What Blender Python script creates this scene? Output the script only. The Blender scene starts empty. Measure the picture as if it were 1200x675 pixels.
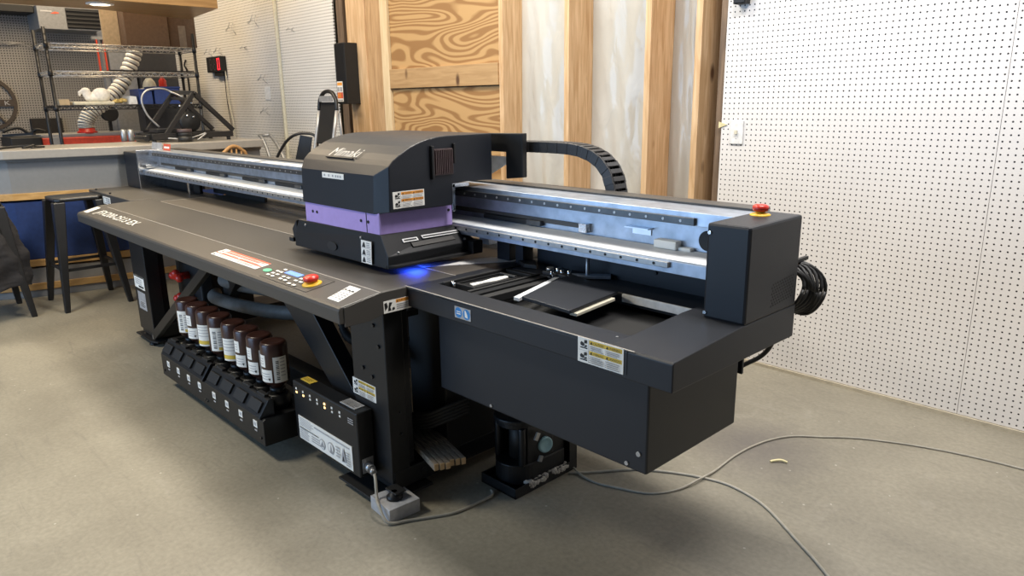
import bpy, bmesh, math, random
from mathutils import Vector, Matrix
random.seed(7)
COL = bpy.context.scene.collection
PI = math.pi
V = Vector

# ------------------------------------------------------------------ materials
def newmat(name):
    m = bpy.data.materials.new(name); m.use_nodes = True
    nt = m.node_tree
    return m, nt, nt.nodes['Principled BSDF']

def N(nt, t, **kw):
    n = nt.nodes.new(t)
    for k, v in kw.items():
        if k.startswith('i_'): n.inputs[k[2:].replace('_', ' ')].default_value = v
        else: setattr(n, k, v)
    return n

def pmat(name, col, rough=.5, metal=0., var=.12, scale=40., bump=0., spec=.5, coat=0.):
    """principled colour with a little procedural mottling"""
    m, nt, b = newmat(name)
    tc = N(nt, 'ShaderNodeTexCoord'); no = N(nt, 'ShaderNodeTexNoise'); no.inputs['Scale'].default_value = scale
    no.inputs['Detail'].default_value = 3
    nt.links.new(tc.outputs['Object'], no.inputs['Vector'])
    cr = N(nt, 'ShaderNodeValToRGB')
    c0 = tuple(max(0, c * (1 - var)) for c in col) + (1,); c1 = tuple(min(1, c * (1 + var)) for c in col) + (1,)
    cr.color_ramp.elements[0].position = .3; cr.color_ramp.elements[1].position = .7
    cr.color_ramp.elements[0].color = c0; cr.color_ramp.elements[1].color = c1
    nt.links.new(no.outputs['Fac'], cr.inputs['Fac']); nt.links.new(cr.outputs['Color'], b.inputs['Base Color'])
    b.inputs['Roughness'].default_value = rough; b.inputs['Metallic'].default_value = metal
    b.inputs['Specular IOR Level'].default_value = spec
    if coat: b.inputs['Coat Weight'].default_value = coat
    if bump:
        bp = N(nt, 'ShaderNodeBump'); bp.inputs['Strength'].default_value = bump; bp.inputs['Distance'].default_value = .002
        nt.links.new(no.outputs['Fac'], bp.inputs['Height']); nt.links.new(bp.outputs['Normal'], b.inputs['Normal'])
    return m

def emat(name, col, s):
    m, nt, b = newmat(name)
    b.inputs['Base Color'].default_value = (*col, 1)
    b.inputs['Emission Color'].default_value = (*col, 1); b.inputs['Emission Strength'].default_value = s
    return m

def math_(nt, op, a, b=None, c=None):
    n = N(nt, 'ShaderNodeMath', operation=op)
    for i, v in enumerate((a, b, c)):
        if v is None: continue
        if isinstance(v, (int, float)): n.inputs[i].default_value = v
        else: nt.links.new(v, n.inputs[i])
    return n.outputs[0]

def mixc(nt, fac, a, b):
    n = N(nt, 'ShaderNodeMix', data_type='RGBA')
    for s, v in ((n.inputs[0], fac), (n.inputs[6], a), (n.inputs[7], b)):
        if isinstance(v, (tuple, float, int)): s.default_value = v
        else: nt.links.new(v, s)
    return n.outputs[2]

INCH = .0254
def pegboard(name, base, hole, axis, a_off, z_off, r=.0033, dots=True):
    m, nt, b = newmat(name)
    tc = N(nt, 'ShaderNodeTexCoord'); sp = N(nt, 'ShaderNodeSeparateXYZ'); nt.links.new(tc.outputs['Object'], sp.inputs[0])
    def cell(out, off):
        v = math_(nt, 'DIVIDE', out, INCH); v = math_(nt, 'ADD', v, off)
        v = math_(nt, 'FRACT', v); v = math_(nt, 'SUBTRACT', v, .5); return math_(nt, 'MULTIPLY', v, INCH)
    u = cell(sp.outputs[axis], a_off); w = cell(sp.outputs[2], z_off)
    d = math_(nt, 'SQRT', math_(nt, 'ADD', math_(nt, 'MULTIPLY', u, u), math_(nt, 'MULTIPLY', w, w)))
    hf = math_(nt, 'LESS_THAN', d, r)
    no = N(nt, 'ShaderNodeTexNoise'); no.inputs['Scale'].default_value = 2.2; no.inputs['Detail'].default_value = 6
    nt.links.new(tc.outputs['Object'], no.inputs['Vector'])
    cr = N(nt, 'ShaderNodeValToRGB'); cr.color_ramp.elements[0].position = .3; cr.color_ramp.elements[1].position = .75
    cr.color_ramp.elements[0].color = (*[c * .93 for c in base], 1); cr.color_ramp.elements[1].color = (*base, 1)
    nt.links.new(no.outputs['Fac'], cr.inputs['Fac'])
    # scuffs and stray nail marks
    vo = N(nt, 'ShaderNodeTexVoronoi'); vo.inputs['Scale'].default_value = 9
    nt.links.new(tc.outputs['Object'], vo.inputs['Vector'])
    sc = math_(nt, 'LESS_THAN', vo.outputs['Distance'], .018)
    c = mixc(nt, sc, cr.outputs['Color'], (*[x * .35 for x in base], 1))
    c = mixc(nt, hf, c, (*hole, 1))
    nt.links.new(c, b.inputs['Base Color'])
    b.inputs['Roughness'].default_value = .45
    bp = N(nt, 'ShaderNodeBump'); bp.invert = True; bp.inputs['Strength'].default_value = .6; bp.inputs['Distance'].default_value = .003
    nt.links.new(hf, bp.inputs['Height']); nt.links.new(bp.outputs['Normal'], b.inputs['Normal'])
    return m

def wood(name, dark, light, scale=(14, 14, 1.2), wscale=3.0, dist=3., rough=.6, knots=True):
    m, nt, b = newmat(name)
    tc = N(nt, 'ShaderNodeTexCoord'); mp = N(nt, 'ShaderNodeMapping'); mp.inputs['Scale'].default_value = scale
    nt.links.new(tc.outputs['Object'], mp.inputs['Vector'])
    no = N(nt, 'ShaderNodeTexNoise'); no.inputs['Scale'].default_value = wscale; no.inputs['Detail'].default_value = 8
    no.inputs['Distortion'].default_value = dist * .25
    nt.links.new(mp.outputs[0], no.inputs['Vector'])
    cr = N(nt, 'ShaderNodeValToRGB'); cr.color_ramp.elements[0].position = .3; cr.color_ramp.elements[1].position = .7
    cr.color_ramp.elements[0].color = (*dark, 1); cr.color_ramp.elements[1].color = (*light, 1)
    nt.links.new(no.outputs['Fac'], cr.inputs['Fac'])
    out = cr.outputs['Color']
    if knots:
        mp2 = N(nt, 'ShaderNodeMapping'); mp2.inputs['Scale'].default_value = (5.5, 5.5, 2.6)
        nt.links.new(tc.outputs['Object'], mp2.inputs['Vector'])
        vo = N(nt, 'ShaderNodeTexVoronoi'); vo.inputs['Scale'].default_value = 1.; nt.links.new(mp2.outputs[0], vo.inputs['Vector'])
        k = N(nt, 'ShaderNodeMapRange'); k.inputs['From Min'].default_value = .06; k.inputs['From Max'].default_value = .15
        nt.links.new(vo.outputs['Distance'], k.inputs['Value'])
        out = mixc(nt, k.outputs[0], (dark[0] * .28, dark[1] * .22, dark[2] * .2, 1), out)
    nt.links.new(out, b.inputs['Base Color']); b.inputs['Roughness'].default_value = rough
    return m

def plywood(name):
    m, nt, b = newmat(name)
    tc = N(nt, 'ShaderNodeTexCoord'); mp = N(nt, 'ShaderNodeMapping'); mp.inputs['Scale'].default_value = (.55, 1, 2.1)
    mp.inputs['Location'].default_value = (3.1, 0, .7)
    nt.links.new(tc.outputs['Object'], mp.inputs['Vector'])
    no = N(nt, 'ShaderNodeTexNoise'); no.inputs['Scale'].default_value = 1.55; no.inputs['Detail'].default_value = 1.6; no.inputs['Roughness'].default_value = .45
    no.inputs['Distortion'].default_value = .5
    nt.links.new(mp.outputs[0], no.inputs['Vector'])
    v = math_(nt, 'FRACT', math_(nt, 'MULTIPLY', no.outputs['Fac'], 21.))
    v = math_(nt, 'MULTIPLY', math_(nt, 'ABSOLUTE', math_(nt, 'SUBTRACT', v, .5)), 2.)
    cr = N(nt, 'ShaderNodeValToRGB')
    cr.color_ramp.elements[0].position = .28; cr.color_ramp.elements[1].position = .62
    cr.color_ramp.elements[0].color = (.30, .155, .055, 1); cr.color_ramp.elements[1].color = (.50, .305, .13, 1)
    nt.links.new(v, cr.inputs['Fac'])
    nt.links.new(cr.outputs['Color'], b.inputs['Base Color']); b.inputs['Roughness'].default_value = .6
    return m

def concrete(name):
    m, nt, b = newmat(name)
    tc = N(nt, 'ShaderNodeTexCoord')
    def noise(s, d, dist=0, rough=.55):
        n = N(nt, 'ShaderNodeTexNoise'); n.inputs['Scale'].default_value = s; n.inputs['Detail'].default_value = d
        n.inputs['Distortion'].default_value = dist; n.inputs['Roughness'].default_value = rough
        nt.links.new(tc.outputs['Object'], n.inputs['Vector']); return n.outputs['Fac']
    a = noise(1.3, 8, .3, .6); f = noise(60, 4); g = noise(5, 8, 1.2, .65)
    cr = N(nt, 'ShaderNodeValToRGB'); cr.color_ramp.elements[0].position = .32; cr.color_ramp.elements[1].position = .68
    cr.color_ramp.elements[0].color = (.200, .183, .143, 1); cr.color_ramp.elements[1].color = (.30, .275, .215, 1)
    nt.links.new(a, cr.inputs['Fac'])
    # fine speckle
    s = N(nt, 'ShaderNodeMapRange'); s.inputs['From Min'].default_value = .3; s.inputs['From Max'].default_value = .7
    s.inputs['To Min'].default_value = .86; s.inputs['To Max'].default_value = 1.1
    nt.links.new(f, s.inputs['Value'])
    c = mixc(nt, 1., cr.outputs['Color'], s.outputs[0]); c.node.blend_type = 'MULTIPLY'
    # trowel blotches
    t = N(nt, 'ShaderNodeMapRange'); t.inputs['From Min'].default_value = .60; t.inputs['From Max'].default_value = .74
    t.inputs['To Max'].default_value = .35
    nt.links.new(g, t.inputs['Value'])
    c = mixc(nt, t.outputs[0], c, (.37, .34, .29, 1))
    # paint dots
    vo = N(nt, 'ShaderNodeTexVoronoi'); vo.inputs['Scale'].default_value = 11; nt.links.new(tc.outputs['Object'], vo.inputs['Vector'])
    d = math_(nt, 'LESS_THAN', vo.outputs['Distance'], .045)
    d = math_(nt, 'MULTIPLY', d, .6)
    c = mixc(nt, d, c, (.55, .52, .46, 1))
    # oily ring stain on the floor right of the machine
    sp = N(nt, 'ShaderNodeSeparateXYZ'); nt.links.new(tc.outputs['Object'], sp.inputs[0])
    dx = math_(nt, 'SUBTRACT', sp.outputs[0], -.48); dy = math_(nt, 'SUBTRACT', sp.outputs[1], -.85)
    dd = math_(nt, 'SQRT', math_(nt, 'ADD', math_(nt, 'MULTIPLY', dx, dx), math_(nt, 'MULTIPLY', dy, dy)))
    dd = math_(nt, 'ADD', dd, math_(nt, 'MULTIPLY', g, .35))
    r = N(nt, 'ShaderNodeMapRange'); r.inputs['From Min'].default_value = .5; r.inputs['From Max'].default_value = .28
    r.inputs['To Max'].default_value = .7
    nt.links.new(dd, r.inputs['Value'])
    fs = math_(nt, 'MULTIPLY', r.outputs[0], math_(nt, 'MULTIPLY', g, 1.5))
    c = mixc(nt, fs, c, (.085, .075, .078, 1))
    mp3 = N(nt, 'ShaderNodeMapping'); mp3.inputs['Rotation'].default_value = (0, 0, .7); mp3.inputs['Scale'].default_value = (1.2, 9, 1)
    nt.links.new(tc.outputs['Object'], mp3.inputs['Vector'])
    st = N(nt, 'ShaderNodeTexNoise'); st.inputs['Scale'].default_value = 2.6; st.inputs['Detail'].default_value = 9; st.inputs['Roughness'].default_value = .7; st.inputs['Distortion'].default_value = 1.4
    nt.links.new(mp3.outputs[0], st.inputs['Vector'])
    sr = N(nt, 'ShaderNodeMapRange'); sr.inputs['From Min'].default_value = .56; sr.inputs['From Max'].default_value = .72; sr.inputs['To Max'].default_value = .45
    nt.links.new(st.outputs['Fac'], sr.inputs['Value'])
    c = mixc(nt, sr.outputs[0], c, (.13, .12, .105, 1))
    nt.links.new(c, b.inputs['Base Color'])
    b.inputs['Roughness'].default_value = .5
    bp = N(nt, 'ShaderNodeBump'); bp.inputs['Strength'].default_value = .15; bp.inputs['Distance'].default_value = .002
    nt.links.new(f, bp.inputs['Height']); nt.links.new(bp.outputs['Normal'], b.inputs['Normal'])
    return m

def plastic_sheet(name):
    m, nt, b = newmat(name)
    tc = N(nt, 'ShaderNodeTexCoord'); mp = N(nt, 'ShaderNodeMapping')
    mp.inputs['Rotation'].default_value = (0, .6, 0); mp.inputs['Scale'].default_value = (7, 1, 3.2)
    nt.links.new(tc.outputs['Object'], mp.inputs['Vector'])
    no = N(nt, 'ShaderNodeTexNoise'); no.inputs['Scale'].default_value = 1.5; no.inputs['Detail'].default_value = 2.5; no.inputs['Distortion'].default_value = .6
    nt.links.new(mp.outputs[0], no.inputs['Vector'])
    no2 = N(nt, 'ShaderNodeTexNoise'); no2.inputs['Scale'].default_value = 1.2; nt.links.new(tc.outputs['Object'], no2.inputs['Vector'])
    cr = N(nt, 'ShaderNodeValToRGB'); cr.color_ramp.elements[0].position = .35; cr.color_ramp.elements[1].position = .65
    cr.color_ramp.elements[0].color = (.50, .48, .43, 1); cr.color_ramp.elements[1].color = (.60, .59, .55, 1)
    nt.links.new(no2.outputs['Fac'], cr.inputs['Fac']); nt.links.new(cr.outputs['Color'], b.inputs['Base Color'])
    b.inputs['Roughness'].default_value = .16
    bp = N(nt, 'ShaderNodeBump'); bp.inputs['Strength'].default_value = .55; bp.inputs['Distance'].default_value = .02
    nt.links.new(no.outputs['Fac'], bp.inputs['Height']); nt.links.new(bp.outputs['Normal'], b.inputs['Normal'])
    return m

M = {}
M['floor'] = concrete('concrete_floor')
M['peg_white'] = pegboard('white_pegboard', (.80, .775, .755), (.015, .013, .012), 0, .5, .5 - .3, r=.0036)
M['peg_far'] = pegboard('far_pegboard', (.80, .775, .735), (.03, .025, .02), 0, .5, .2, r=.0046)
M['peg_grey'] = pegboard('grey_pegboard', (.30, .285, .265), (.02, .018, .016), 1, .5, .5, r=.0062)
M['pine'] = wood('pine_stud', (.50, .30, .14), (.74, .52, .31))
M['pine_dark'] = wood('pine_stud_darker', (.36, .21, .095), (.56, .36, .19))
M['pine_light'] = wood('pine_edge', (.62, .46, .26), (.76, .60, .38), knots=False)
M['bark'] = wood('bark_edge', (.10, .065, .04), (.24, .16, .10))
M['ply'] = plywood('plywood_sheet')
M['girt'] = wood('girt_board', (.36, .215, .095), (.50, .32, .155), scale=(1.2, 14, 14))
M['sheet'] = plastic_sheet('vapour_barrier')
M['soffit'] = wood('varnished_soffit', (.26, .145, .055), (.40, .24, .10), scale=(12, 1., 12), knots=False, rough=.35)
M['black'] = pmat('black_powder_coat', (.009, .0094, .0105), .42, bump=.08, scale=900, spec=.40)
M['black2'] = pmat('black_matte', (.008, .008, .0085), .6)
M['navy'] = pmat('charcoal_panel', (.0105, .0125, .0175), .44, bump=.08, scale=900, spec=.42)
M['deck'] = pmat('brown_grey_deck', (.092, .080, .066), .44, bump=.05, scale=700)
M['deckfront'] = pmat('dark_grey_front', (.056, .052, .047), .44, bump=.05, scale=700)
M['seam'] = pmat('seam_edge', (.34, .31, .27), .4)
M['alu'] = pmat('aluminium', (.72, .76, .82), .28, metal=.9, scale=14, var=.08)
M['galv'] = pmat('galvanised_steel', (.42, .47, .55), .40, metal=.8, scale=24, var=.16)
M['ledge'] = pmat('pale_strip', (.62, .64, .66), .6, metal=.0, var=.03)  # pale base; on the beam ledge it stands for reflected light
M['badge'] = pmat('badge_silver', (.52, .51, .48), .6)
M['white'] = pmat('white_satin', (.80, .80, .79), .45)
M['rail'] = pmat('linear_rail', (.10, .105, .11), .3, metal=.7)
M['railL'] = pmat('linear_rail_light', (.42, .42, .42), .35, metal=.7)
M['purple'] = pmat('lilac_plastic', (.40, .30, .66), .42, var=.04)
M['lab_w'] = pmat('label_white', (.84, .83, .78), .5, var=.02)
M['lab_y'] = pmat('label_yellow', (.72, .50, .06), .5, var=.03)
M['lab_o'] = pmat('label_orange', (.80, .33, .05), .5, var=.03)
M['lab_k'] = pmat('label_black', (.015, .015, .015), .5)
M['lab_g'] = pmat('label_grey_print', (.33, .33, .34), .5)
M['lab_r'] = pmat('label_red', (.62, .10, .05), .5)
M['lab_b'] = pmat('label_blue', (.03, .22, .55), .5)
M['lab_s'] = pmat('label_silver', (.42, .42, .43), .4)
M['red'] = pmat('red_plastic', (.62, .035, .02), .3)
M['yellow'] = pmat('yellow_plastic', (.85, .50, .03), .4)
M['green'] = pmat('green_lens', (.15, .62, .35), .3)
M['chrome'] = pmat('bright_metal', (.75, .76, .78), .2, metal=1.)
M['grille'] = pmat('brown_grille', (.075, .05, .05), .5)
M['bottle'] = pmat('brown_bottle', (.040, .016, .012), .28)
M['greyhose'] = pmat('grey_hose', (.15, .145, .135), .55)
M['rubber'] = pmat('black_rubber', (.014, .014, .014), .55)
M['chain'] = pmat('cable_chain_plastic', (.03, .03, .032), .42)
M['cable'] = pmat('grey_cable', (.34, .315, .26), .5)
M['blueglass'] = pmat('pale_blue_cap', (.30, .50, .56), .25)
M['lint'] = pmat('pale_lint', (.52, .49, .44), .9, scale=200, bump=1., var=.4)
M['stick'] = wood('weathered_sticks', (.075, .058, .045), (.30, .25, .19), scale=(2, 60, 60), knots=False)
M['stick_end'] = pmat('cut_wood_end', (.50, .34, .18), .7)
M['block'] = pmat('grey_painted_block', (.42, .42, .43), .6, var=.15)
M['uv'] = emat('uv_lamp', (.02, .07, 1.), 10.)
M['lcd'] = emat('lcd', (.12, .25, .9), .8)
M['ledred'] = emat('red_led_digit', (1., .03, .05), 1.4)
M['ledoff'] = pmat('dark_led_digit', (.06, .05, .05), .4)
M['amber'] = emat('amber_led', (1., .62, .25), 2.5)
M['lamp'] = emat('downlight_lens', (1., .82, .55), 14.)
M['counter'] = pmat('grey_laminate', (.27, .262, .25), .42, var=.03)
M['counterface'] = pmat('grey_panel', (.23, .228, .222), .55, var=.03)
M['countertop'] = pmat('pale_grey_counter', (.34, .32, .29), .3, var=.04)
M['blue'] = pmat('blue_panel', (.012, .035, .14), .6)
M['oak'] = wood('oak_trim', (.45, .25, .08), (.65, .40, .16), scale=(10, 1.2, 10), knots=False, rough=.4)
M['steelblk'] = pmat('black_steel', (.013, .013, .014), .38)
M['jacket'] = pmat('black_cloth', (.02, .02, .024), .9, bump=.8, scale=60)
M['card'] = pmat('cardboard', (.155, .095, .055), .8)
M['card2'] = pmat('darker_cardboard', (.12, .072, .042), .8)
M['board'] = pmat('pale_board', (.52, .40, .25), .7)
M['tape'] = pmat('packing_tape', (.24, .19, .14), .3)
M['duct'] = pmat('white_duct', (.78, .76, .68), .5)
M['statue'] = pmat('white_plaster', (.78, .77, .74), .6)
M['brass'] = pmat('gold_wrap', (.60, .45, .16), .4)
M['bluebin'] = pmat('blue_plastic', (.02, .05, .20), .45)
M['redpaint'] = pmat('red_paint', (.58, .06, .03), .4)
M['darkcab'] = pmat('dark_cabinet', (.035, .035, .037), .5)
M['cream'] = pmat('cream_plastic', (.70, .66, .52), .5)
M['screen'] = pmat('dark_screen', (.03, .028, .026), .2)
M['wheel'] = pmat('brown_sign', (.06, .045, .035), .6)
M['wire'] = pmat('wire_chrome', (.62, .58, .52), .3, metal=.6)
M['chairwood'] = wood('chair_wood', (.35, .18, .06), (.50, .29, .12), knots=False)
M['ladderalu'] = pmat('ladder_grey', (.42, .42, .42), .4, metal=.5)
M['heater'] = pmat('heater_grey', (.22, .225, .235), .4)
M['trimboard'] = pmat('cream_baseboard', (.46, .41, .31), .6)
M['yellowtag'] = pmat('yellow_tag', (.72, .64, .36), .6)

# ------------------------------------------------------------------ mesh builder
class MB:
    def __init__(s): s.v = []; s.f = []; s.m = []; s.smooth = []
    def add(s, vs, fs, mi=0, sm=False):
        o = len(s.v); s.v += [V(p) for p in vs]
        for f in fs: s.f.append([o + i for i in f]); s.m.append(mi); s.smooth.append(sm)
        return s
    def box(s, x0, x1, y0, y1, z0, z1, mi=0):
        p = [(x, y, z) for z in (z0, z1) for y in (y0, y1) for x in (x0, x1)]
        return s.add(p, [(0, 2, 3, 1), (4, 5, 7, 6), (0, 1, 5, 4), (2, 6, 7, 3), (0, 4, 6, 2), (1, 3, 7, 5)], mi)
    def obox(s, c, ax, ay, az, mi=0):
        """oriented box: centre and three half-axis vectors"""
        c = V(c); ax, ay, az = V(ax), V(ay), V(az)
        p = [c + ax * i + ay * j + az * k for k in (-1, 1) for j in (-1, 1) for i in (-1, 1)]
        return s.add(p, [(0, 2, 3, 1), (4, 5, 7, 6), (0, 1, 5, 4), (2, 6, 7, 3), (0, 4, 6, 2), (1, 3, 7, 5)], mi)
    def bar(s, p0, p1, w, h, up=(0, 0, 1), mi=0):
        p0, p1 = V(p0), V(p1); d = (p1 - p0); L = d.length / 2; d.normalize()
        u = V(up); side = d.cross(u)
        if side.length < 1e-4: side = d.cross(V((0, 1, 0)))
        side.normalize(); u = side.cross(d)
        return s.obox((p0 + p1) / 2, d * L, side * w / 2, u * h / 2, mi)
    def prism(s, pts, axis, a, b, mi=0, sm=False):
        """2-D outline (counter-clockwise or not) extruded along axis 'x','y','z'"""
        def P(p, t):
            return {'x': (t, p[0], p[1]), 'y': (p[0], t, p[1]), 'z': (p[0], p[1], t)}[axis]
        n = len(pts); vs = [P(p, a) for p in pts] + [P(p, b) for p in pts]
        o = len(s.v)
        s.add(vs, [tuple(range(n))[::-1], tuple(range(n, 2 * n))], mi)
        o = len(s.v)
        s.add(vs, [(i, (i + 1) % n, (i + 1) % n + n, i + n) for i in range(n)], mi, sm)
        return s
    def cyl(s, p0, p1, r0, r1=None, n=20, mi=0, caps=True):
        p0, p1 = V(p0), V(p1); r1 = r0 if r1 is None else r1
        d = (p1 - p0).normalized(); a = d.orthogonal().normalized(); b = d.cross(a)
        vs = []
        for p, r in ((p0, r0), (p1, r1)):
            for i in range(n):
                t = 2 * PI * i / n; vs.append(p + (a * math.cos(t) + b * math.sin(t)) * r)
        s.add(vs, [(i, (i + 1) % n, (i + 1) % n + n, i + n) for i in range(n)], mi, True)
        if caps: s.add(vs, [tuple(range(n))[::-1], tuple(range(n, 2 * n))], mi)
        return s
    def lathe(s, prof, c, n=28, axis=(0, 0, 1), mi=0):
        """profile of (radius, height) revolved about an axis through c"""
        c = V(c); d = V(axis).normalized(); a = d.orthogonal().normalized(); b = d.cross(a)
        vs = []
        for r, h in prof:
            for i in range(n):
                t = 2 * PI * i / n; vs.append(c + d * h + (a * math.cos(t) + b * math.sin(t)) * r)
        fs = []
        for k in range(len(prof) - 1):
            for i in range(n):
                j = (i + 1) % n; fs.append((k * n + i, k * n + j, (k + 1) * n + j, (k + 1) * n + i))
        s.add(vs, fs, mi, True)
        m = len(prof) - 1
        s.add(vs[:n], [tuple(range(n))[::-1]], mi); s.add(vs[m * n:], [tuple(range(n))], mi)
        return s
    def tube(s, pts, r, n=8, mi=0, sub=6, rr=None):
        pts = [V(p) for p in pts]
        if sub > 1 and len(pts) > 2: pts = spline(pts, sub)
        fr = None; rings = []
        for i, p in enumerate(pts):
            d = (pts[min(i + 1, len(pts) - 1)] - pts[max(i - 1, 0)])
            if d.length < 1e-9: continue
            d.normalize()
            if fr is None: fr = d.orthogonal().normalized()
            fr = (fr - d * fr.dot(d)).normalized(); b = d.cross(fr)
            q = r if rr is None else rr(i / (len(pts) - 1)) * r
            rings.append([p + (fr * math.cos(2 * PI * k / n) + b * math.sin(2 * PI * k / n)) * q for k in range(n)])
        vs = [v for ring in rings for v in ring]; fs = []
        for i in range(len(rings) - 1):
            for k in range(n):
                j = (k + 1) % n; fs.append((i * n + k, i * n + j, (i + 1) * n + j, (i + 1) * n + k))
        s.add(vs, fs, mi, True)
        s.add(rings[0], [tuple(range(n))[::-1]], mi); s.add(rings[-1], [tuple(range(n))], mi)
        return s
    def sphere(s, c, r, n=14, mi=0, sq=(1, 1, 1)):
        c = V(c); vs = []; fs = []; m = n // 2
        for i in range(m + 1):
            t = PI * i / m
            for k in range(n):
                p = 2 * PI * k / n
                vs.append(c + V((math.sin(t) * math.cos(p) * r * sq[0], math.sin(t) * math.sin(p) * r * sq[1], math.cos(t) * r * sq[2])))
        for i in range(m):
            for k in range(n):
                j = (k + 1) % n; fs.append((i * n + k, (i + 1) * n + k, (i + 1) * n + j, i * n + j))
        return s.add(vs, fs, mi, True)

def spline(pts, sub):
    out = []
    for i in range(len(pts) - 1):
        p0 = pts[max(i - 1, 0)]; p1 = pts[i]; p2 = pts[i + 1]; p3 = pts[min(i + 2, len(pts) - 1)]
        for k in range(sub):
            t = k / sub
            out.append(.5 * ((2 * p1) + (p2 - p0) * t + (2 * p0 - 5 * p1 + 4 * p2 - p3) * t * t + (3 * p1 - p0 - 3 * p2 + p3) * t ** 3))
    out.append(pts[-1]); return out

def origin(o):
    v = V((0, 0, 0))
    while o: v += o.location; o = o.parent
    return v

def obj(name, mb, mats, parent=None, bevel=0., loc=None, seg=2):
    """link a builder as ONE mesh object; its vertices are given in world coordinates"""
    if not isinstance(mats, (list, tuple)): mats = [mats]
    base = V(loc) if loc else V((0, 0, 0))
    off = origin(parent) + base
    me = bpy.data.meshes.new(name)
    bm = bmesh.new()
    vs = [bm.verts.new(p - off) for p in mb.v]
    for f, mi, sm in zip(mb.f, mb.m, mb.smooth):
        try: fc = bm.faces.new([vs[i] for i in f])
        except ValueError: continue
        fc.material_index = mi; fc.smooth = sm
    bmesh.ops.remove_doubles(bm, verts=bm.verts, dist=1e-6)
    bmesh.ops.recalc_face_normals(bm, faces=bm.faces)
    bm.to_mesh(me); bm.free()
    for m in mats: me.materials.append(M[m])
    o = bpy.data.objects.new(name, me); COL.objects.link(o)
    o.parent = parent; o.location = base
    if bevel:
        b = o.modifiers.new('bevel', 'BEVEL'); b.width = bevel; b.segments = seg; b.limit_method = 'ANGLE'; b.angle_limit = .7
        b.harden_normals = False
    return o

def tag(o, label=None, cat=None, group=None, kind=None):
    if label: o['label'] = label
    if cat: o['category'] = cat
    if group: o['group'] = group
    if kind: o['kind'] = kind
    return o

def empty(name, loc, label, cat, group=None):
    o = bpy.data.objects.new(name, None); COL.objects.link(o); o.location = loc; o.empty_display_size = .1
    return tag(o, label, cat, group)

def copy_tree(o, parent=None):
    c = o.copy(); COL.objects.link(c); c.parent = parent
    for ch in [k for k in COL.objects if k.parent == o]: copy_tree(ch, c)
    return c

_txt = {}
def text_mesh(body, shear=0., bold=0.):
    key = (body, shear, bold)
    if key in _txt: return _txt[key]
    cu = bpy.data.curves.new('lettering', 'FONT'); cu.body = body; cu.size = 1; cu.shear = shear; cu.offset = bold
    cu.resolution_u = 2
    ob = bpy.data.objects.new('lettering', cu); COL.objects.link(ob)
    dg = bpy.context.evaluated_depsgraph_get()
    me = bpy.data.meshes.new_from_object(ob.evaluated_get(dg))
    vs = [v.co.copy() for v in me.vertices]; fs = [tuple(p.vertices) for p in me.polygons]
    bpy.data.objects.remove(ob); bpy.data.curves.remove(cu); bpy.data.meshes.remove(me)
    x0 = min((v.x for v in vs), default=0); x1 = max((v.x for v in vs), default=1)
    y0 = min((v.y for v in vs), default=0); y1 = max((v.y for v in vs), default=1)
    _txt[key] = (vs, fs, x0, x1, y0, y1); return _txt[key]

LABM = ['lab_w', 'lab_y', 'lab_k', 'lab_g', 'lab_r', 'lab_b', 'lab_o', 'lab_s', 'green', 'lcd']
W_, Y_, K_, G_, R_, B_, O_, S_, GR_, L_ = range(10)
def decal(name, parent, O, U, Vv, w, h, els, base=W_, t=.0012, thick=None):
    """thin sticker: a plate with printed shapes; element coordinates run 0..1 across and up"""
    O = V(O); U = V(U).normalized(); Vv = V(Vv).normalized(); Nn = U.cross(Vv).normalized()
    mb = MB()
    def P(u, v, k): return O + U * (u * w) + Vv * (v * h) + Nn * k
    if base is not None:
        lo = -.001
        ps = [P(u, v, k) for k in (lo, t) for (u, v) in ((0, 0), (1, 0), (1, 1), (0, 1))]
        mb.add(ps, [(3, 2, 1, 0), (4, 5, 6, 7), (0, 1, 5, 4), (1, 2, 6, 5), (2, 3, 7, 6), (3, 0, 4, 7)], base)
    k = t
    for e in els:
        k += .00012
        if e[0] == 'r':
            _, u0, v0, u1, v1, mi = e
            mb.add([P(u0, v0, k), P(u1, v0, k), P(u1, v1, k), P(u0, v1, k)], [(0, 1, 2, 3)], mi)
        elif e[0] == 'p':
            mb.add([P(u, v, k) for u, v in e[1]], [tuple(range(len(e[1])))], e[2])
        elif e[0] == 'd':
            _, u, v, r, mi = e     # r in metres
            mb.add([P(u, v, k) + U * math.cos(a) * r + Vv * math.sin(a) * r for a in [2 * PI * i / 18 for i in range(18)]], [tuple(range(18))], mi)
        elif e[0] == 't':
            _, u0, v0, u1, v1, body, mi = e[:7]; sh = e[7] if len(e) > 7 else 0.; bo = e[8] if len(e) > 8 else 0.
            vs, fs, x0, x1, y0, y1 = text_mesh(body, sh, bo)
            mb.add([P(u0 + (p.x - x0) / (x1 - x0) * (u1 - u0), v0 + (p.y - y0) / (y1 - y0) * (v1 - v0), k) for p in vs], fs, mi)
    return obj(name, mb, LABM, parent)

def lines(u0, u1, v0, v1, n, mi=G_, frac=.45, ragged=True):
    out = []; st = (v1 - v0) / n
    for i in range(n):
        a = v1 - (i + 1) * st + st * (1 - frac) / 2
        e = u1 - (random.random() * .25 * (u1 - u0) if ragged else 0)
        out.append(('r', u0, a, e, a + st * frac, mi))
    return out

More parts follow.
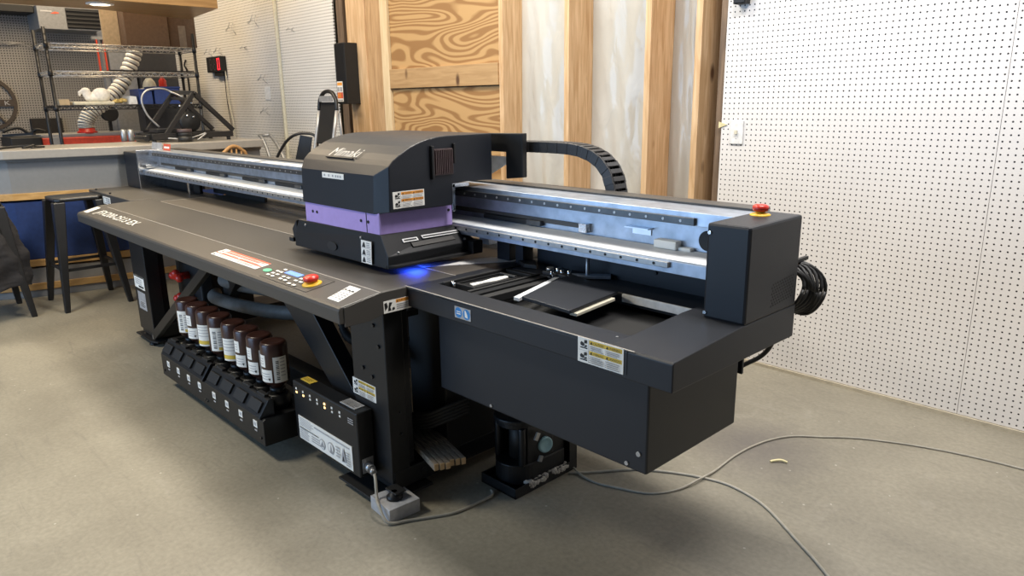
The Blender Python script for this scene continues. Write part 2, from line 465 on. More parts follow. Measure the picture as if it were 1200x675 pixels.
def picto(u0, u1, v0, v1):
    """black hand-and-roller pictogram"""
    def q(pts): return [(u0 + a * (u1 - u0), v0 + b * (v1 - v0)) for a, b in pts]
    return [('p', q([(.05, .1), (.95, .1), (.95, .22), (.05, .22)]), K_),
            ('p', q([(.1, .35), (.4, .3), (.62, .45), (.5, .62), (.2, .75), (.05, .55)]), K_),
            ('p', q([(.55, .6), (.9, .65), (.9, .98), (.55, .92)]), K_),
            ('p', q([(.5, .3), (.8, .5), (.95, .4), (.7, .25)]), K_)]

def tri(u, v, a, b): return ('p', [(u - a, v), (u + a, v), (u, v + b)], K_)

def warn_els(hd=Y_, tl='CAUTION', tr='WARNING'):
    e = [('r', .26, .79, .97, .96, hd), ('r', .26, .38, .97, .54, hd), ('r', .245, .04, .252, .96, G_), ('r', .03, .49, .24, .50, G_)]
    e += picto(.05, .23, .54, .95) + picto(.05, .23, .06, .46)
    e += [tri(.31, .82, .025, .11), tri(.66, .82, .025, .11), tri(.31, .41, .025, .11), tri(.66, .41, .025, .11)]
    e += [('t', .36, .82, .58, .93, tl, K_), ('t', .71, .82, .95, .93, tr, K_),
          ('t', .36, .41, .58, .51, 'WARNUNG', K_), ('t', .71, .41, .95, .51, 'AVVISO', K_)]
    e += lines(.28, .6, .57, .77, 3) + lines(.63, .96, .57, .77, 3) + lines(.28, .6, .06, .36, 4) + lines(.63, .96, .06, .36, 4)
    return e

X3, Y3, Z3 = V((1, 0, 0)), V((0, 1, 0)), V((0, 0, 1))

# ------------------------------------------------------------------ camera (solved from the photograph's pegboard lattice)
cam_d = bpy.data.cameras.new('camera'); cam = bpy.data.objects.new('camera', cam_d); COL.objects.link(cam)
yaw, pitch, roll = .8095009, .254818, -.0143561
F = V((-math.sin(yaw) * math.cos(pitch), math.cos(yaw) * math.cos(pitch), -math.sin(pitch)))
Rr = V((math.cos(yaw), math.sin(yaw), 0)); Uu = Rr.cross(F)
R2 = Rr * math.cos(roll) + Uu * math.sin(roll); U2 = -Rr * math.sin(roll) + Uu * math.cos(roll)
mw = Matrix(((R2.x, U2.x, -F.x, .7814), (R2.y, U2.y, -F.y, -3.38669), (R2.z, U2.z, -F.z, 1.36302), (0, 0, 0, 1)))
cam.matrix_world = mw
cam_d.sensor_width = 36; cam_d.lens = 848.46 / 1200 * 36; cam_d.clip_start = .02
bpy.context.scene.camera = cam

# ------------------------------------------------------------------ the room
def struct(name, mb, m, bevel=0): return tag(obj(name, mb, m, bevel=bevel), kind='structure')
struct('floor', MB().box(-9.2, 4.5, -7, .6, -.1, 0), 'floor')
struct('wall_left', MB().box(-8.80, -8.66, -7, .5, 0, 3.2), 'peg_grey')
# long wall: pegboard sheets on both sides of an open stud bay
struct('wall_back', MB().box(-9.2, 4.5, .46, .6, 0, 3.2), 'trimboard')
e0 = -47.55 * INCH
for i, (a, b) in enumerate([(e0, .45 * INCH - .001), (.45 * INCH + .001, 48.45 * INCH - .001), (48.45 * INCH + .001, 4.2)]):
    struct('wall_right' if i == 0 else 'wall_right.%03d' % i, MB().box(a, b, 0, .012, .018, 3.0), 'peg_white')
xl = -4.90
for i in range(4):
    a = xl - (i + 1) * 1.2192 + .001; b = xl - i * 1.2192 - .001
    if i == 3: a = -8.66
    if a < b: struct('wall_far' if i == 0 else 'wall_far.%03d' % i, MB().box(max(a, -8.66), b, 0, .012, .018, 3.0), 'peg_far')
struct('baseboard_right', MB().box(e0, 4.2, -.012, .012, 0, .016), 'trimboard')
struct('baseboard_left', MB().box(-8.66, xl, -.012, .012, 0, .016), 'trimboard')
# studs
tn = [0]
def trim(mb, m, bevel=.002):
    tn[0] += 1; return struct('trim_%d' % tn[0], mb, m, bevel)
for x, d in ((-2.866, .190), (-2.290, .225), (-1.700, .238), (-1.386, .238)):
    trim(MB().box(x, x + .038, 0, d, 0, 3.0), 'pine')
trim(MB().box(-1.255, -1.218, .02, .2, 0, 3.0), 'bark')
trim(MB().box(-4.70, -4.43, 0, .08, 0, 3.0), 'pine')
trim(MB().box(-4.43, -4.20, .012, .09, 0, 3.0), 'pine_dark')
trim(MB().box(-4.20, -4.108, -.01, .08, 0, 3.0), 'pine_light')
trim(MB().box(-4.895, -4.80, .03, .12, 0, 3.0), 'bark')
trim(MB().box(-4.105, -2.866, .012, .030, 0, 1.452), 'ply', 0)
trim(MB().box(-4.105, -2.866, .012, .030, 1.458, 3.0), 'ply', 0)
trim(MB().box(-4.105, -2.866, -.012, .011, 1.458, 1.60), 'girt')
# crinkled vapour barrier between the studs
def sheet(a, b):
    nx, nz = 26, 90; mb = MB(); vs = []
    rnd = random.Random(int(a * 100)); ph = [rnd.random() * 6 for _ in range(6)]
    for j in range(nz + 1):
        z = 3.0 * j / nz
        for i in range(nx + 1):
            t = i / nx; x = a + (b - a) * t
            bulge = math.sin(PI * t)
            y = (.175 if a < -2.5 else .215) - .02 * bulge + .008 * math.sin(7 * t + 3.1 * z + ph[0]) * bulge + .006 * math.sin(19 * t - 5 * z + ph[1]) * bulge \
                + .006 * math.sin(2.2 * z + ph[2]) + .004 * math.sin(31 * t + 11 * z + ph[3]) * bulge
            vs.append((x, y, z))
    n = nx + 1
    mb.add(vs, [(j * n + i, j * n + i + 1, (j + 1) * n + i + 1, (j + 1) * n + i) for j in range(nz) for i in range(nx)], 0, True)
    return mb
for k, (a, b) in enumerate([(-2.827, -2.291), (-2.251, -1.701), (-1.661, -1.387), (-1.347, -1.256)]):
    o = obj('vapour_barrier', sheet(a, b), 'sheet')
    o['kind'] = 'structure'; o.name = 'wall_barrier' if k == 0 else 'wall_barrier.%03d' % k
# vertical conduit on the far pegboard
trim(MB().box(-5.905, -5.875, -.03, -.0, .035, 3.0), 'cream', .008)

# ------------------------------------------------------------------ the printer
XR = -1.12
pr = empty('flatbed_printer', (-2.5, -1.5, 0), 'large black and lilac flatbed printer standing on the concrete floor', 'printer')
def part(name, mb, m, bevel=0., parent=None, label=None, seg=2):
    o = obj(name, mb, m, parent or pr, bevel, seg=seg)
    if label: o['label'] = label
    return o

# -- front cover with sloping control strip
def cover_prof():
    return [(-2.306, .700), (-2.308, .742), (-2.304, .750), (-2.296, .755), (-2.155, .775), (-1.845, .775), (-1.845, .700)]
mb = MB(); pf = cover_prof(); n = len(pf)
def xleft(y): return -4.06 - (y + 2.306) * .47 if y < -1.966 else -4.22
vs = [(xleft(y), y, z) for y, z in pf] + [(XR, y, z) for y, z in pf]
mb.add(vs, [tuple(range(n))[::-1], tuple(range(n, 2 * n))]); mb.add(vs, [(i, (i + 1) % n, (i + 1) % n + n, i + n) for i in range(n)])
front = part('front_cover', mb, 'deckfront', .004)
# bent end plate of the front cover
part('end_plate', MB().prism([(-2.290, .690), (-2.290, .752), (-2.155, .7735), (-1.50, .7735), (-1.50, .702), (-2.15, .702), (-2.20, .690)], 'x', XR - .001, XR + .004), 'deckfront', .001)
part('side_wing', MB().prism([(-5.14, -1.966), (-4.222, -1.966), (-4.222, -1.845), (-4.024, -1.845), (-4.024, -1.46), (-5.14, -1.46)], 'z', .69, .775), 'deckfront', .004)
bed = part('print_bed', MB().box(-4.018, XR, -1.843, -.72, .705, .774), 'deck', .002)
part('bed_seam', MB().box(-4.018, XR, -1.846, -1.842, .77, .7752).box(-4.022, -4.017, -1.843, -1.2, .77, .7752), 'seam', 0, bed)
part('bed_seam', MB().box(-4.0, XR, -2.157, -2.153, .77, .7757), 'seam', 0, front)
part('rear_frame', MB().box(-4.0, -1.2, -1.4, -1.3, .60, .70).box(-4.0, -1.2, -.80, -.74, .60, .70).box(-4.0, -1.2, -2.05, -1.95, .64, .70), 'black2', .003)

# writing on the sloping strip
sl = V((0, .151, .020)).normalized()
def on_slope(x, y): return V((x, y, .755 + (y + 2.296) * (.020 / .141) + .0004))
model = decal('model_lettering', front, on_slope(-3.885, -2.270), X3, V((-.05, .075, .0106)), .68, .085,
      [('t', 0, 0, 1, 1, 'JFX200-2513 EX', W_, .2, .004)], base=None)
decal('mark', front, on_slope(-4.03, -2.278), X3, V((-.06, .09, .0128)), .075, .11, [('p', [(0, 0), (1, 0), (1, 1), (0, 1)], W_)], base=None)
decal('caution_strip', front, on_slope(-2.212, -2.257), X3, sl, .415, .067,
      [('r', .12, .84, 1, 1., R_), ('r', .0, .32, 1, .42, R_)]
      + [('p', [(.02, .6), (.08, .6), (.05, .9)], R_), ('p', [(.02, .04), (.08, .04), (.05, .24)], K_)]
      + lines(.12, .5, .40, .54, 2, R_) + lines(.52, .97, .40, .54, 2, R_) + lines(.12, .5, .06, .27, 2, G_) + lines(.54, .97, .06, .27, 2, G_)
      + lines(.12, .97, .58, .80, 2, R_))
# control panel
pan = part('control_panel', MB().add([on_slope(-1.70, -2.286), on_slope(-1.36, -2.286), on_slope(-1.36, -2.175), on_slope(-1.70, -2.175)] +
      [p + V((0, 0, .0012)) for p in [on_slope(-1.70, -2.286), on_slope(-1.36, -2.286), on_slope(-1.36, -2.175), on_slope(-1.70, -2.175)]],
      [(3, 2, 1, 0), (4, 5, 6, 7), (0, 1, 5, 4), (1, 2, 6, 5), (2, 3, 7, 6), (3, 0, 4, 7)]), 'deckfront', 0, front)
els = [('r', .0, .985, 1, 1, K_), ('r', 0, .0, .004, 1, K_), ('r', .60, .0, .604, .1, K_),
       ('p', [(.20, .56), (.50, .56), (.50, .80), (.20, .80)], L_)]
for r_, (v, us) in enumerate([(.72, (.08, .56, .64)), (.50, (.04, .12, .56, .64)), (.30, (.06, .16, .30, .40, .56, .66)), (.12, (.06, .16, .34, .44)), (.03, (.58, .68))]):
    for u in us: els.append(('r', u, v, u + .06, v + .085, W_))
decal('key_legends', front, on_slope(-1.70, -2.284) + V((0, 0, .0016)), X3, sl, .34, .109, els, base=None)
mb = MB(); c = on_slope(-1.735, -2.238)
up = X3.cross(sl)
mb.add([c + X3 * (.024 * math.cos(a)) + sl * (.014 * math.sin(a)) + up * .0015 for a in [2 * PI * i / 20 for i in range(20)]] +
       [c + X3 * (.024 * math.cos(a)) + sl * (.014 * math.sin(a)) - up * .002 for a in [2 * PI * i / 20 for i in range(20)]],
       [tuple(range(20))] + [(i, i + 20, (i + 1) % 20 + 20, (i + 1) % 20) for i in range(20)])
part('ready_lamp', mb, 'green', 0, front, 'pale green oval lamp')
def estop(c, up, parent, k=1.):
    c = V(c); up = V(up).normalized()
    b = MB().lathe([(.030 * k, -.002), (.030 * k, .004), (.026 * k, .006), (.014 * k, .010), (.012 * k, .016)], c, axis=up)
    o = part('stop_button_base', b, 'yellow', 0, parent, 'yellow collar')
    b = MB().lathe([(.012 * k, .012), (.021 * k, .014), (.024 * k, .020), (.023 * k, .027), (.017 * k, .031), (.004, .0325)], c, axis=up)
    part('stop_button', b, 'red', 0, parent, 'red mushroom button')
estop(on_slope(-1.414, -2.232), up, front, 1.12)
decal('care_label', front, on_slope(-1.236, -2.277), X3, V((-.035, .105, .0149)), .066, .112,
      [('r', .02, .84, .98, .86, G_), tri(.08, .62, .04, .18), tri(.4, .62, .04, .18), tri(.7, .62, .04, .18)] + lines(.05, .3, .1, .55, 4) + lines(.36, .62, .1, .55, 4) + lines(.68, .95, .1, .55, 4) + lines(.13, .33, .64, .8, 1, K_) + lines(.46, .65, .64, .8, 1, K_) + lines(.76, .95, .64, .8, 1, K_), t=.0009)
decal('side_label', front, (XR + .0045, -2.148, .703), Y3, Z3, .112, .040,
      [('r', .42, .70, .98, .98, O_), tri(.48, .74, .03, .2), ('t', .53, .76, .92, .92, 'CAUTION', K_),
       ('p', [(.04, .2), (.14, .5), (.10, .9), (.02, .8)], K_), ('p', [(.14, .15), (.25, .15), (.22, .45), (.30, .8), (.19, .85), (.16, .5)], K_), ('p', [(.28, .12), (.38, .2), (.36, .4), (.29, .35)], K_)]
      + lines(.44, .97, .12, .62, 3))
decal('wing_label', pr, (-4.80, -1.967, .705), X3, Z3, .16, .05, [('r', .1, .12, .9, .88, G_), ('r', .15, .2, .45, .8, W_)] + lines(.5, .85, .2, .8, 3, W_), base=W_)
part('wing_bolt', MB().cyl((-4.93, -1.972, .735), (-4.93, -1.966, .735), .010, n=14), 'chrome')
for x in (-5.05, -4.72):
    part('wing_pin', MB().cyl((x, -1.94, .774), (x, -1.94, .784), .007, n=10), 'black2')

# -- legs and floor frame
for nm, x0, x1 in (('right', -1.36, -1.149), ('left', -3.78, -3.54)):
    part('front_leg', MB().box(x0, x1, -2.131, -2.055, .07, .70).box(x0 + .02, x1 - .02, -2.10, -2.02, .06, .70), 'black', .004)
    part('rear_leg', MB().box(x0, x1, -1.885, -1.52, .10, .70), 'black2', .004)
    part('far_leg', MB().box(x0, x1, -.85, -.60, .06, .70), 'black2', .004)
    part('floor_beam', MB().box(x0 + .015, x1 + .003, -2.125, -.60, .045, .115), 'black', .004)
    part('foot_plate', MB().prism([(x0 - .04, -2.20 if x0 > -2 else -2.15), (x1 - .02, -2.20 if x0 > -2 else -2.15), (x1 + .03, -2.16 if x0 > -2 else -2.13), (x1 + .03, -1.98), (x0 - .04, -1.98)], 'z', .026, .034), 'black2', .001)
    yb = -2.155 if x0 > -2 else -2.12
    zf = .050 if x0 > -2 else 0
    ft = MB().lathe([(.028, zf), (.028, zf + .008), (.020, zf + .013), (.016, zf + .022), (.010, zf + .024), (.010, .076)], (-1.108 if x0 > -2 else -3.60, yb, 0), n=20)
    part('levelling_foot', ft, 'black', 0)
    ft = MB().lathe([(.034, 0), (.034, .012), (.014, .02), (.012, .06)], ((x0 + x1) / 2, -.7, 0), n=16)
    part('levelling_foot', ft, 'black', 0)
part('foot_bracket', MB().box(-1.149, -1.085, -2.165, -2.12, .070, .076), 'black2', .002)
part('cross_rail', MB().box(-3.6, -1.3, -1.98, -1.90, .10, .20).box(-3.6, -1.3, -.80, -.72, .10, .2), 'black2', .003)
for (x, z) in ((-1.21, .64), (-1.185, .57), (-1.29, .47), (-1.235, .45)): part('bolt', MB().cyl((x, -2.1305, z), (x, -2.137, z), .007, n=10), 'steelblk')
for y, z, r_ in ((-2.0, .08, .013), (-2.085, .33, .004), (-2.085, .25, .004)): part('bolt', MB().cyl((-1.150, y, z), (-1.142, y, z), r_, n=14), 'steelblk')
part('brace', MB().prism([(-2.05, .70), (-1.78, .70), (-1.36, .30), (-1.36, .16), (-1.50, .27)], 'y', -2.11, -2.05), 'black', .003)
part('brace', MB().bar((-1.72, -1.97, .70), (-1.36, -1.97, .44), .05, .05), 'black2', .003)
part('brace', MB().bar((-2.52, -2.12, .68), (-3.56, -2.12, .06), .03, .05, up=(0, 0, 1)), 'black', .003)
part('brace', MB().bar((-2.45, -2.0, .70), (-3.1, -1.85, .35), .05, .12, up=(0, 0, 1)), 'black2', .003)
decal('leg_label', pr, (-1.365, -2.1315, .356), X3, Z3, .145, .060, warn_els())
decal('leg_label', pr, (-3.765, -2.1315, .325), X3, Z3, .17, .075, [('r', .02, .9, .98, 1, K_), ('r', .4, .1, .9, .25, K_)] + lines(.1, .9, .3, .8, 4), base=W_)
decal('leg_plate', pr, (-3.735, -2.1315, .20), X3, Z3, .13, .105, [('r', .25, .62, .75, .95, G_), ('r', .2, .08, .9, .5, S_)] + lines(.25, .85, .12, .46, 4, K_), base=G_)
for z, x in ((.41, -3.45), (.28, -3.42)):
    b = MB().cyl((x, -1.99, z), (x, -1.93, z), .022, n=16).bar((x - .06, -2.0, z), (x + .06, -2.0, z + .01), .03, .035)
    for a in range(3): b.sphere((x - .05 + a * .05, -2.0, z + (.02 if a == 1 else 0)), .024, 10)
    part('valve_handle', b, 'red', 0, None, 'red valve handle')
part('valve_body', MB().box(-3.60, -3.28, -1.93, -1.86, .16, .52), 'black2', .01)
for k, (z, y, x0, x1) in enumerate([(.45, -1.88, -3.30, -2.25), (.36, -1.93, -3.34, -2.20)]):
    part('air_hose', MB().tube([(x0, y + .1, z - .06), (x0 + .25, y, z - .02), ((x0 + x1) / 2, y, z), (x1 - .2, y + .02, z + .035), (x1, y + .12, z + .05)], .034, n=16), 'greyhose')
for k in range(3):
    pts = [(-2.3 + k * .1, -1.7, .62), (-2.1 + k * .1, -1.75, .45), (-1.9 + k * .1, -1.80, .34 + k * .03), (-1.45, -1.75, .42)]
    part('corrugated_hose', MB().tube(pts, .020, n=10, sub=24, rr=lambda t: 1 + .12 * math.sin(t * 260)), 'rubber')
part('pump_box', MB().box(-2.75, -2.25, -1.35, -1.05, .12, .40).cyl((-2.3, -1.5, .2), (-1.9, -1.5, .2), .07), 'black2', .01)
for k in range(5):
    z = .215 + k * .013
    part('cable_bundle', MB().tube([(-1.45, -1.96, z + .02), (-1.32, -1.98, z - .015), (-1.20, -1.95, z - .005), (-1.13, -1.90, z + .03), (-1.10, -1.82, z + .05)], .008, n=8), 'rubber')

# -- ink holder
ih = MB().prism([(-2.31, .066), (-2.31, .172), (-2.300, .178), (-2.20, .178), (-2.10, .178), (-2.10, .066)], 'x', -2.87, -1.752)
inkbox = part('ink_tray', ih, 'black', .002)
for a, b in ((-2.85, -2.335), (-2.305, -1.770)):
    f = MB().prism([(-2.312, .172), (-2.316, .180), (-2.272, .245), (-2.262, .247), (-2.250, .240), (-2.25, .178)], 'x', a, b)
    fl = part('tray_flap', f, 'black', .003)
    w = (b - a) / 4
    for k in range(4):
        x = a + w * (k + .5)
        d = V((0, .044, .065)).normalized(); nn = V((0, -.065, .044)).normalized()
        cc = V((0, -2.294, .2125))
        rb = MB().obox((x, cc.y + nn.y * .004, cc.z + nn.z * .004), X3 * w * .36, d * .022, nn * .006)
        rb.obox((x, -2.262, .25), X3 * w * .25, Y3 * .010, Z3 * .006)
        part('flap_tab', rb, 'black2', .003, fl)
        decal('slot_tag', inkbox, (x - .002, -2.3112, .128), X3, Z3, .033, .028, [('r', .2, .25, .8, .75, S_)])
        decal('slot_tag', inkbox, (x + .004, -2.3112, .112), X3, Z3, .022, .005, [], base=S_)
for x, z in ((-2.84, .095), (-2.33, .09), (-2.31, .09), (-1.78, .095)): part('screw', MB().cyl((x, -2.309, z), (x, -2.315, z), .006, n=10), 'steelblk')

bx = [-2.75, -2.625, -2.50, -2.37, -2.22, -2.09, -1.97, -1.845]
for k, x in enumerate(bx):
    h = MB().lathe([(.050, .178), (.052, .215), (.046, .222), (.046, .232), (.040, .236)], (x, -2.195, 0), n=20)
    h.box(x - .018, x + .018, -2.262, -2.235, .178, .214).cyl((x - .03, -2.255, .222), (x + .03, -2.255, .222), .010, n=10)
    part('bottle_socket', h, 'black', .0)
    part('socket_clip', MB().box(x + .028, x + .036, -2.248, -2.238, .19, .235).cyl((x - .012, -2.262, .222), (x - .012, -2.268, .222), .006, n=8), 'railL', .001)
# -- status box beside the ink tray
sb = part('status_box', MB().box(-1.70, -1.245, -2.20, -2.135, .085, .330), 'black', .005)
decal('instruction_sheet', sb, (-1.672, -2.2012, .098), X3, Z3, .385, .095,
      lines(.02, .30, .60, .96, 6, S_) + lines(.02, .22, .06, .5, 6, S_) + lines(.25, .5, .15, .45, 3, S_) + [('r', .32, .84, .96, .90, S_), ('r', .02, .52, .4, .55, K_),
       ('d', .46, .35, .020, S_), ('d', .46, .35, .017, W_), ('d', .62, .42, .022, S_), ('d', .62, .42, .018, W_), ('p', [(.60, .2), (.66, .2), (.63, .6)], G_), ('p', [(.42, .2), (.5, .25), (.47, .5)], G_),
       ('p', [(.82, .15), (.9, .2), (.86, .8), (.83, .5)], G_), ('p', [(.83, .2), (.87, .2), (.85, .45)], K_)] + lines(.72, .8, .2, .7, 4, S_) + lines(.9, .98, .1, .7, 6, S_))
for k in range(8):
    x = -1.675 + k * .0525
    if k < 7:
        part('status_light', MB().box(x, x + .010, -2.2018, -2.199, .298, .306), 'amber' if k == 4 else 'lab_w', 0, sb)
        part('status_light', MB().box(x, x + .010, -2.2018, -2.199, .284, .291), 'amber' if k in (0, 1, 4) else 'lab_w', 0, sb)
decal('box_print', sb, (-1.30, -2.2012, .28), X3, Z3, .035, .024, lines(0, 1, 0, 1, 3, S_, ragged=False), base=None)
decal('rating_plate', sb, (-1.375, -2.185, .3312), X3, Y3, .095, .043, lines(.05, .95, .1, .9, 7, K_, .35), base=S_)
decal('yellow_sticker', sb, (-1.68, -2.175, .3312), X3, Y3, .075, .032, lines(.1, .9, .2, .8, 3, K_, .3), base=Y_)
part('cable_gland', MB().cyl((-1.245, -2.168, .125), (-1.215, -2.172, .122), .016, n=14).cyl((-1.215, -2.172, .122), (-1.195, -2.176, .118), .011, n=12).box(-1.246, -1.243, -2.19, -2.145, .10, .155), 'railL', 0, sb)

# -- gantry beam
beam = part('gantry_beam', MB().prism([(-1.40, .875), (-1.40, 1.045), (-1.60, 1.045), (-1.602, 1.006), (-1.552, 1.004), (-1.552, .920), (-1.66, .909), (-1.66, .872)][::-1], 'x', -4.86, -.212), 'galv', .0015)
part('beam_top_cover', MB().box(-4.84, -.212, -1.475, -1.40, 1.0455, 1.052), 'deckfront', .001, beam)
r = MB().box(-4.80, -.330, -1.612, -1.6025, 1.008, 1.030)
part('guide_rail', r, 'rail', .0015, beam)
r = MB().box(-4.80, -.372, -1.672, -1.6605, .889, .906)
part('guide_rail', r, 'railL', .0015, beam)
for i in range(74):
    x = -.375 - i * .06
    part('rail_bolt', MB().cyl((x, -1.6115, 1.019), (x, -1.6135, 1.019), .0042, n=8), 'railL', 0, beam)
for i in range(73):
    x = -.42 - i * .06
    part('rail_screw', MB().cyl((x, -1.6715, .8975), (x, -1.6735, .8975), .0045, n=8), 'black2', 0, beam)
part('ledge_sheen', MB().prism([(-1.659, .9085), (-1.659, .913), (-1.560, .9235), (-1.560, .919)], 'x', -5.04, -.214), 'ledge', .0005, beam)  # pale layer on the galvanised ledge, its white reflection put into the colour
part('scale_strip', MB().box(-4.80, -.79, -1.556, -1.5525, .940, .956), 'deckfront', 0, beam)
for x in (-1.075, -2.80, -3.22, -3.76, -4.30):
    part('cable_clip', MB().box(x - .21, x + .09, -1.564, -1.5525, .926, .944), 'black2', .003, beam)
    part('clip_end', MB().box(x + .03, x + .10, -1.572, -1.553, .928, .946), 'rail', .002, beam)
part('clip_block', MB().box(-.795, -.760, -1.575, -1.5525, .930, .960), 'chrome', .002, beam)
part('sensor_block', MB().box(-.485, -.405, -1.585, -1.5525, .922, .948).box(-.405, -.36, -1.575, -1.5525, .921, .932), 'lab_w', .004, beam)
part('sensor_plate', MB().box(-.60, -.51, -1.580, -1.5525, .970, .974).box(-.585, -.515, -1.556, -1.5525, .950, .972), 'alu', .0, beam)
part('beam_hole', MB().cyl((-.318, -1.5540, .958), (-.318, -1.5525, .958), .030, n=24), 'black2', 0, beam)
part('end_box', MB().box(-5.14, -4.86, -1.70, -1.40, .775, 1.032), 'navy', .006)
part('end_bracket', MB().box(-4.86, -4.845, -1.70, -1.40, .775, 1.05).box(-4.86, -4.78, -1.668, -1.6, .925, .948), 'chrome', .003)
decal('beam_sticker', beam, (-4.76, -1.54, 1.0456), X3, V((0, .2, 1)), .13, .045, [('r', .1, .3, .9, .6, W_)], base=R_, t=.003)
decal('beam_sticker', beam, (-5.0, -1.54, 1.0456), X3, V((0, .2, 1)), .2, .05, [], base=S_, t=.003)
for x0, x1 in ((-3.55, -3.22), (-3.12, -2.5)):
    decal('beam_notice', beam, (x0, -1.59, 1.0452), X3, Y3, x1 - x0, .06, lines(.05, .95, .2, .8, 2, S_), base=W_)
# posts and rear panels below the beam
part('rear_panel', MB().box(-1.06, -.212, -1.50, -1.49, .56, .874), 'navy', .002)
part('rear_panel', MB().box(-4.86, -4.22, -1.52, -1.50, .775, .874), 'black2', .002)
part('rear_panel', MB().box(-4.22, -3.45, -1.43, -1.41, .775, .874), 'black2', .002)  # black sheet added to stand for the dark open gap under the beam
for q in ((-.53, .82), (-.44, .757), (-.62, .757)): part('screw', MB().cyl((q[0], -1.499, q[1]), (q[0], -1.506, q[1]), .006, n=8), 'black2')
part('beam_post', MB().box(-1.215, -1.148, -1.56, -1.50, .775, .874), 'navy', .002)
part('beam_post', MB().box(-1.115, -1.075, -1.56, -1.505, .775, .874), 'navy', .002)
part('beam_post', MB().cyl((-.765, -1.56, .72), (-.765, -1.56, .873), .007, n=12), 'railL')
part('beam_post', MB().box(-4.22, -4.19, -1.60, -1.57, .775, .873), 'chrome', .002)

# -- right-hand cabinet with its red button
cab = part('drive_cabinet', MB().box(-.213, -.09, -1.735, -1.450, .790, 1.047), 'navy', .007)
estop((-.172, -1.535, 1.045), (0, 0, 1), cab, .92)
vh = MB()
for j in range(8):
    for i in range(10):
        y = -1.598 + i * .0125 + (j % 2) * .006; z = .815 + j * .0085 + (i * .001)
        vh.cyl((-.0905, y, z), (-.0893, y, z), .0028, n=6)
part('vent_holes', vh, 'black2', 0, cab)
for q in ((-.204, 1.022), (-.206, .806)): part('screw', MB().cyl((q[0], -1.734, q[1]), (q[0], -1.739, q[1]), .005, n=8), 'chrome', 0, cab)

# -- maintenance station
st = MB()
st.box(-1.131, -.272, -2.052, -1.955, .765, .775)      # front shelf
st.box(-1.131, -1.075, -1.96, -1.47, .765, .7745)       # left shelf
st.prism([(-2.052, .700), (-2.052, .771), (-2.046, .7755), (-1.74, .792), (-1.45, .792), (-1.45, .697)], 'x', -.275, -.09)        # right arm
st.box(-1.131, -.27, -2.052, -2.040, .708, .770)       # front skirt
st.box(-1.131, -1.121, -2.052, -1.47, .690, .770)
st.box(-1.08, -.27, -1.63, -1.457, .735, .7735)
part('station_frame', st, 'navy', .003)
part('frame_edge', MB().box(-1.128, -.20, -2.0532, -2.049, .7745, .7765), 'seam')
part('frame_joint', MB().box(-.2215, -.2200, -2.0532, -2.052, .712, .774), 'black2')
part('station_body', MB().box(-1.045, -.20, -1.985, -1.545, .422, .712), 'navy', .005)
part('station_floor', MB().box(-1.075, -.275, -1.955, -1.63, .712, .722), 'black2')
for q in ((-.225, .475, .007), (-.262, .436, .006), (-.79, .435, .005)): part('bolt', MB().cyl((q[0], -1.984, q[1]), (q[0], -1.989, q[1]), q[2], n=10), 'railL')
decal('station_label', pr, (-.376, -2.0525, .710), X3, Z3, .146, .066, warn_els())
decal('blue_signs', pr, (-.872, -2.0525, .723), X3, Z3, .074, .036, [('d', .25, .5, .0165, B_), ('d', .75, .5, .0165, B_), ('r', .12, .55, .38, .62, W_), ('r', .12, .35, .38, .45, W_),
      ('p', [(.66, .25), (.84, .2), (.80, .5), (.70, .85), (.64, .8)], W_)], base=S_)
part('plate_lid', MB().prism([(-.724, -1.912), (-.517, -1.927), (-.550, -1.666), (-.815, -1.589)], 'z', .777, .788), 'navy', .002)
part('lid_support', MB().prism([(-.538, -1.905), (-.510, -1.905), (-.535, -1.70), (-.56, -1.70)], 'z', .766, .776), 'cream', .002)
part('inner_strip', MB().box(-.56, -.276, -1.636, -1.628, .746, .772), 'white', .002)
part('inner_strip', MB().prism([(-.772, -1.90), (-.748, -1.90), (-.845, -1.60), (-.862, -1.60)], 'z', .764, .775), 'ledge', .001)
tr = MB()
tr.box(-1.075, -.93, -1.94, -1.64, .722, .752).box(-1.075, -1.062, -1.94, -1.56, .752, .778).box(-.935, -.922, -1.95, -1.60, .752, .775)
tr.box(-1.062, -.935, -1.66, -1.64, .752, .775)
wip = part('wiper_unit', tr, 'black2', .002)
part('wiper_carriage', MB().box(-1.045, -.955, -1.885, -1.70, .752, .766).box(-1.040, -.96, -1.715, -1.70, .766, .776), 'black', .003, wip)
part('wiper_strip', MB().prism([(-1.012, -1.872), (-.985, -1.880), (-.988, -1.83), (-.978, -1.78), (-.985, -1.72), (-1.006, -1.71), (-1.012, -1.77), (-1.005, -1.82)], 'z', .767, .7705), 'lab_w', 0, wip)
part('wiper_frame', MB().box(-1.05, -1.043, -1.90, -1.69, .752, .772).box(-.957, -.950, -1.90, -1.69, .752, .772).box(-1.05, -.95, -1.905, -1.895, .752, .772), 'steelblk', .001, wip)
part('rear_bracket', MB().prism([(-1.09, -1.57), (-1.03, -1.60), (-.98, -1.585), (-1.04, -1.53)], 'z', .775, .790), 'black2', .002)
part('cap_slide', MB().box(-.915, -.885, -1.955, -1.60, .745, .772), 'black', .002)
part('cap_slide', MB().box(-.872, -.84, -1.955, -1.66, .745, .770), 'black2', .002)
part('belt_end', MB().box(-.92, -.80, -1.62, -1.585, .772, .786), 'black2', .003)
part('belt_pulley', MB().cyl((-.90, -1.60, .786), (-.90, -1.60, .797), .014, n=14), 'railL')
for q in ((-.875, -1.585, .010), (-.845, -1.60, .007), (-.82, -1.59, .008), (-.86, -1.635, .006)): part('cap_screw', MB().cyl((q[0], q[1], .775), (q[0], q[1], .797), q[2], n=10), 'chrome')
